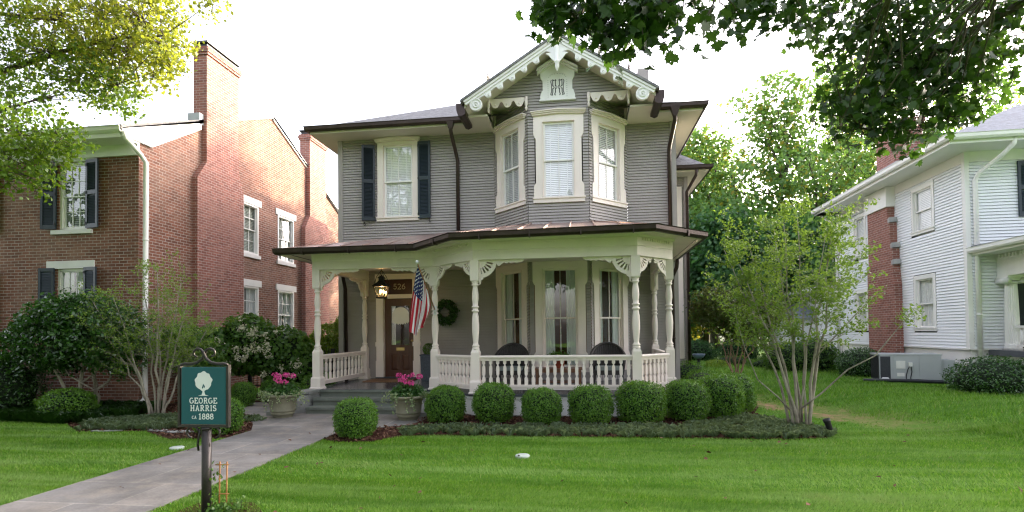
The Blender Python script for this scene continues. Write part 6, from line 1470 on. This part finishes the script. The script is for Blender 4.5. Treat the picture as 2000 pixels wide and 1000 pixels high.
# ------------------------------------------------------------ overhanging maples
def overhang(name, label, trunk, groups, boughs, seed, tmpl, bark='bark', tr=.3, dens=1.0, crown=None, ncrown=330):
    """groups: (u, v, radius px, depth y, n, leaf size, material) -> hanging leaf sprays at that place in the air"""
    rnd.seed(seed); t = thing(name, label, 'tree', trunk[0]); mb = MB()
    mb.tube(wobbly(trunk[0], trunk[1], 6, .05), [tr * (1.2 - .09 * k) for k in range(7)], 12)
    by = {}; spots = []
    for (u, v, r, y, n, ls, mat) in groups:
        c = at(u, v, y); rr = r / FPX * np.linalg.norm(c - EYE); spots.append((c, rr))
        m = max(1, int(n * dens) // 9); dd = nrm(RNG.normal(size=(m, 3))) * (RNG.uniform(0, 1, (m, 1)) ** .45); cc = c + dd * rr * np.array([1, 1.2, 1])
        q = np.repeat(cc, 9, 0) + RNG.normal(size=(m * 9, 3)) * ls * np.array([.95, .95, .75]); by.setdefault((mat, ls), []).append(q)
        for e in cc[:: 2]: mb.tube(wobbly(c + (e - c) * .05, e, 3, .15), [.006, .005, .004, .002], 4, cap=False)
    for pts, r in boughs:
        P = [at(*p) if len(p) == 3 else V(*p[:3]) for p in pts]
        mb.tube(P, [r * (1 - .75 * k / (len(P) - 1)) for k in range(len(P))], 7)
        for c, rr in spots:
            ds = [np.linalg.norm(c - q) for q in P]; k = int(np.argmin(ds))
            if ds[k] < 1.6: mb.tube(wobbly(P[k], c, 4, .12), [r * .18, r * .14, r * .11, r * .08, .003], 5, cap=False)
    if crown:
        p, cc = clumped(crown, ncrown, 26, .55, .4)
        for k in range(60): mb.tube(wobbly(V(*trunk[1]) - V(0, 0, rnd.uniform(0, 2)), cc[rnd.randrange(len(cc))], 5, .12), [.07, .055, .04, .03, .02, .006], 5, cap=False)
        leaves('upper_crown', p, .2, T_SIMP, M['lf_maple_green' if tmpl is T_SIMP else 'lf_maple_dark'], t, (0, 0, .6))
    mb.build('trunk', M[bark], t, fix=False)
    for (mat, ls), q in by.items(): leaves('foliage', np.concatenate(q), ls, tmpl, M[mat], t, (0, 0, .35), None, .9)
    return t
D = 'lf_maple_dark'; rg = []
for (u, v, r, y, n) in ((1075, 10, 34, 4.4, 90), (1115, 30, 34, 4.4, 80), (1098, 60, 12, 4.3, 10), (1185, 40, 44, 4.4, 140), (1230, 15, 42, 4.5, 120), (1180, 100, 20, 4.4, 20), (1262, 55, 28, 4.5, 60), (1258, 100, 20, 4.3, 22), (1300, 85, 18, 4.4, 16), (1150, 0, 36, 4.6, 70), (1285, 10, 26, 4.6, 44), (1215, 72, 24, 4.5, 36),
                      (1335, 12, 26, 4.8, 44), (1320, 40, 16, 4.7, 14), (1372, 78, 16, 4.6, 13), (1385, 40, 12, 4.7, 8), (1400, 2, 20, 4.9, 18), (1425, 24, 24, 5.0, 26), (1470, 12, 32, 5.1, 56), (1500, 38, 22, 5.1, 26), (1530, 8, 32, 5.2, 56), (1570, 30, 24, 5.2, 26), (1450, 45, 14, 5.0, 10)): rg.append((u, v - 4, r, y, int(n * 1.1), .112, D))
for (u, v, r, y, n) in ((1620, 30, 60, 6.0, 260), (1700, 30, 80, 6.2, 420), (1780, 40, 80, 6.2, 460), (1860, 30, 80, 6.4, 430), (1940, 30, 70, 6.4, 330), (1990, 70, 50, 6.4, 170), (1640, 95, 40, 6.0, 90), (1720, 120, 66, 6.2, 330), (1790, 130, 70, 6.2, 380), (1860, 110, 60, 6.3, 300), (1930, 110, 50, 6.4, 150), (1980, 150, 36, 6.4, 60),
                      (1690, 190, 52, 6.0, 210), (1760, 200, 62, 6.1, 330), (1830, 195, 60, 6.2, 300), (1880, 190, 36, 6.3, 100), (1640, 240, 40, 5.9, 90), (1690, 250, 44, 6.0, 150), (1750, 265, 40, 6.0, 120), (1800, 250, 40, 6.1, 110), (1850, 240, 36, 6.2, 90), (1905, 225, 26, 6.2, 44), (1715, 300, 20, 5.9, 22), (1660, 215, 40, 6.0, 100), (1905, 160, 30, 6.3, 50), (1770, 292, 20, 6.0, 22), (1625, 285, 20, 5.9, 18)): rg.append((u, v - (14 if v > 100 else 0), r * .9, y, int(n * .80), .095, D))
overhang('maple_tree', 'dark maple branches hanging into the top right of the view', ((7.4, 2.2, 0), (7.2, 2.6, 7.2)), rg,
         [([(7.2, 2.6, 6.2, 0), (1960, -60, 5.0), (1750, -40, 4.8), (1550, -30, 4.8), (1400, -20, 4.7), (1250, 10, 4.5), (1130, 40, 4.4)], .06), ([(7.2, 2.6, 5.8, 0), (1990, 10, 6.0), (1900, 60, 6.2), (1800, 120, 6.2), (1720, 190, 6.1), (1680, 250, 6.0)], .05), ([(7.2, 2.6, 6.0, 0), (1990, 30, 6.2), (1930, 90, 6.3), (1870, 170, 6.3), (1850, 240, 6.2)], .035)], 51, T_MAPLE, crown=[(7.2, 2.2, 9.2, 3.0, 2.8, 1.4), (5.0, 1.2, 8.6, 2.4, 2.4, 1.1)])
G, GR = 'lf_maple_backlit', 'lf_maple_green'; lg = []
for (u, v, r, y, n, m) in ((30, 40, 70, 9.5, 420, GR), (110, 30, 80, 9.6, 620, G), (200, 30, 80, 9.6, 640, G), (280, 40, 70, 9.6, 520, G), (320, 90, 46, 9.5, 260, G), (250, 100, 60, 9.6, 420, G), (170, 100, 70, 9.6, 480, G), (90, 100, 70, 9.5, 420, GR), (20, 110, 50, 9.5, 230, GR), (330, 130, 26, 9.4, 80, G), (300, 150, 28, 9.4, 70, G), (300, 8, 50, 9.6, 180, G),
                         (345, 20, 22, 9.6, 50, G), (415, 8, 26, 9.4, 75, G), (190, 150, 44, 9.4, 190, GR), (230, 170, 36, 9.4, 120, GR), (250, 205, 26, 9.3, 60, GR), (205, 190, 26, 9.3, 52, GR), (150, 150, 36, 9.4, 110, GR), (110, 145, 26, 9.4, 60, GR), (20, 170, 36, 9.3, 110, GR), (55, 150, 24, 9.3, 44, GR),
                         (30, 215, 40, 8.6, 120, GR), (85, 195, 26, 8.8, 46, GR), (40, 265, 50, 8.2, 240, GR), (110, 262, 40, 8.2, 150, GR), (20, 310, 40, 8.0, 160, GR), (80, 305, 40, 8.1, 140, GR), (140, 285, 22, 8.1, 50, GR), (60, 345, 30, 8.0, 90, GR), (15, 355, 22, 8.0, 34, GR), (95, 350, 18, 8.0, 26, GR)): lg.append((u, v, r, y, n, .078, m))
overhang('maple_tree', 'golden-green backlit maple branches hanging into the top left of the view', ((-12.5, 6.8, 0), (-12.3, 7.0, 8.5)), lg,
         [([(-12.3, 7.0, 6.5, 0), (-30, 150, 9.2), (60, 122, 9.5), (140, 95, 9.6), (230, 75, 9.6), (320, 70, 9.5)], .07), ([(-12.3, 7.0, 4.8, 0), (-20, 225, 8.4), (30, 207, 8.6), (80, 192, 8.8)], .055), ([(-12.3, 7.0, 4.5, 0), (-20, 300, 8.1), (50, 290, 8.1), (110, 275, 8.2)], .03), ([(-12.3, 7.0, 7.5, 0), (20, 30, 9.5), (120, 40, 9.6), (190, 110, 9.5), (230, 165, 9.4)], .05)], 52, T_SIMP, dens=2.7, ncrown=800, crown=[(-12.2, 6.5, 10.4, 3.0, 3.0, 1.6), (-9.0, 2.6, 9.6, 2.6, 2.4, 1.3), (-13, 3.2, 10, 2.8, 2.6, 1.5), (-10.2, 5.2, 9.6, 2.2, 2.2, 1.3), (-14, 7.5, 9.8, 2.6, 2.6, 1.6)])  # upper crown, out of view, enlarged toward the viewer to shade the brick front

# ------------------------------------------------------------ light
w = bpy.data.worlds.new('World'); S.world = w; w.use_nodes = True; nt = w.node_tree; nt.nodes.clear()
SUN_EL, SUN_AZ = R_(18), R_(50)      # azimuth: from +y (behind the houses) towards +x (right)
sd = V(math.sin(SUN_AZ) * math.cos(SUN_EL), math.cos(SUN_AZ) * math.cos(SUN_EL), math.sin(SUN_EL))
sky = nt.nodes.new('ShaderNodeTexSky'); sky.sky_type = 'NISHITA'; sky.sun_disc = False; sky.sun_elevation = SUN_EL; sky.sun_rotation = SUN_AZ
sky.air_density = 1.0; sky.dust_density = 4.0; sky.ozone_density = .6
hs = nt.nodes.new('ShaderNodeHueSaturation'); hs.inputs['Saturation'].default_value = .42; nt.links.new(sky.outputs[0], hs.inputs['Color'])
bg = nt.nodes.new('ShaderNodeBackground'); bg.inputs['Strength'].default_value = .15; tn = nt.nodes.new('ShaderNodeMix'); tn.data_type = 'RGBA'; tn.blend_type = 'MULTIPLY'; tn.inputs[0].default_value = 1; tn.inputs[7].default_value = (1.0, .95, .985, 1); nt.links.new(hs.outputs[0], tn.inputs[6]); nt.links.new(tn.outputs[2], bg.inputs['Color'])
ou = nt.nodes.new('ShaderNodeOutputWorld'); nt.links.new(bg.outputs[0], ou.inputs['Surface'])
sl = bpy.data.lights.new('sun', 'SUN'); sl.energy = 2.2; sl.angle = R_(.6); sl.color = (1, .86, .62)
so = bpy.data.objects.new('sun', sl); C.objects.link(so); so.rotation_euler = Vector(tuple(sd)).to_track_quat('Z', 'Y').to_euler()
S.view_settings.view_transform = 'Standard'; S.view_settings.look = 'None'; S.view_settings.gamma = 1; S.view_settings.exposure = 2.85
S.cycles.max_bounces = 8; S.cycles.transparent_max_bounces = 16; S.cycles.diffuse_bounces = 4
S.cycles.use_denoising = True; S.cycles.denoiser = 'OPENIMAGEDENOISE'; S.cycles.denoising_prefilter = 'ACCURATE'; S.cycles.denoising_input_passes = 'RGB_ALBEDO_NORMAL'; S.cycles.pixel_filter_type = 'BLACKMAN_HARRIS'; S.cycles.filter_width = 1.25; S.cycles.sample_clamp_indirect = 4.0
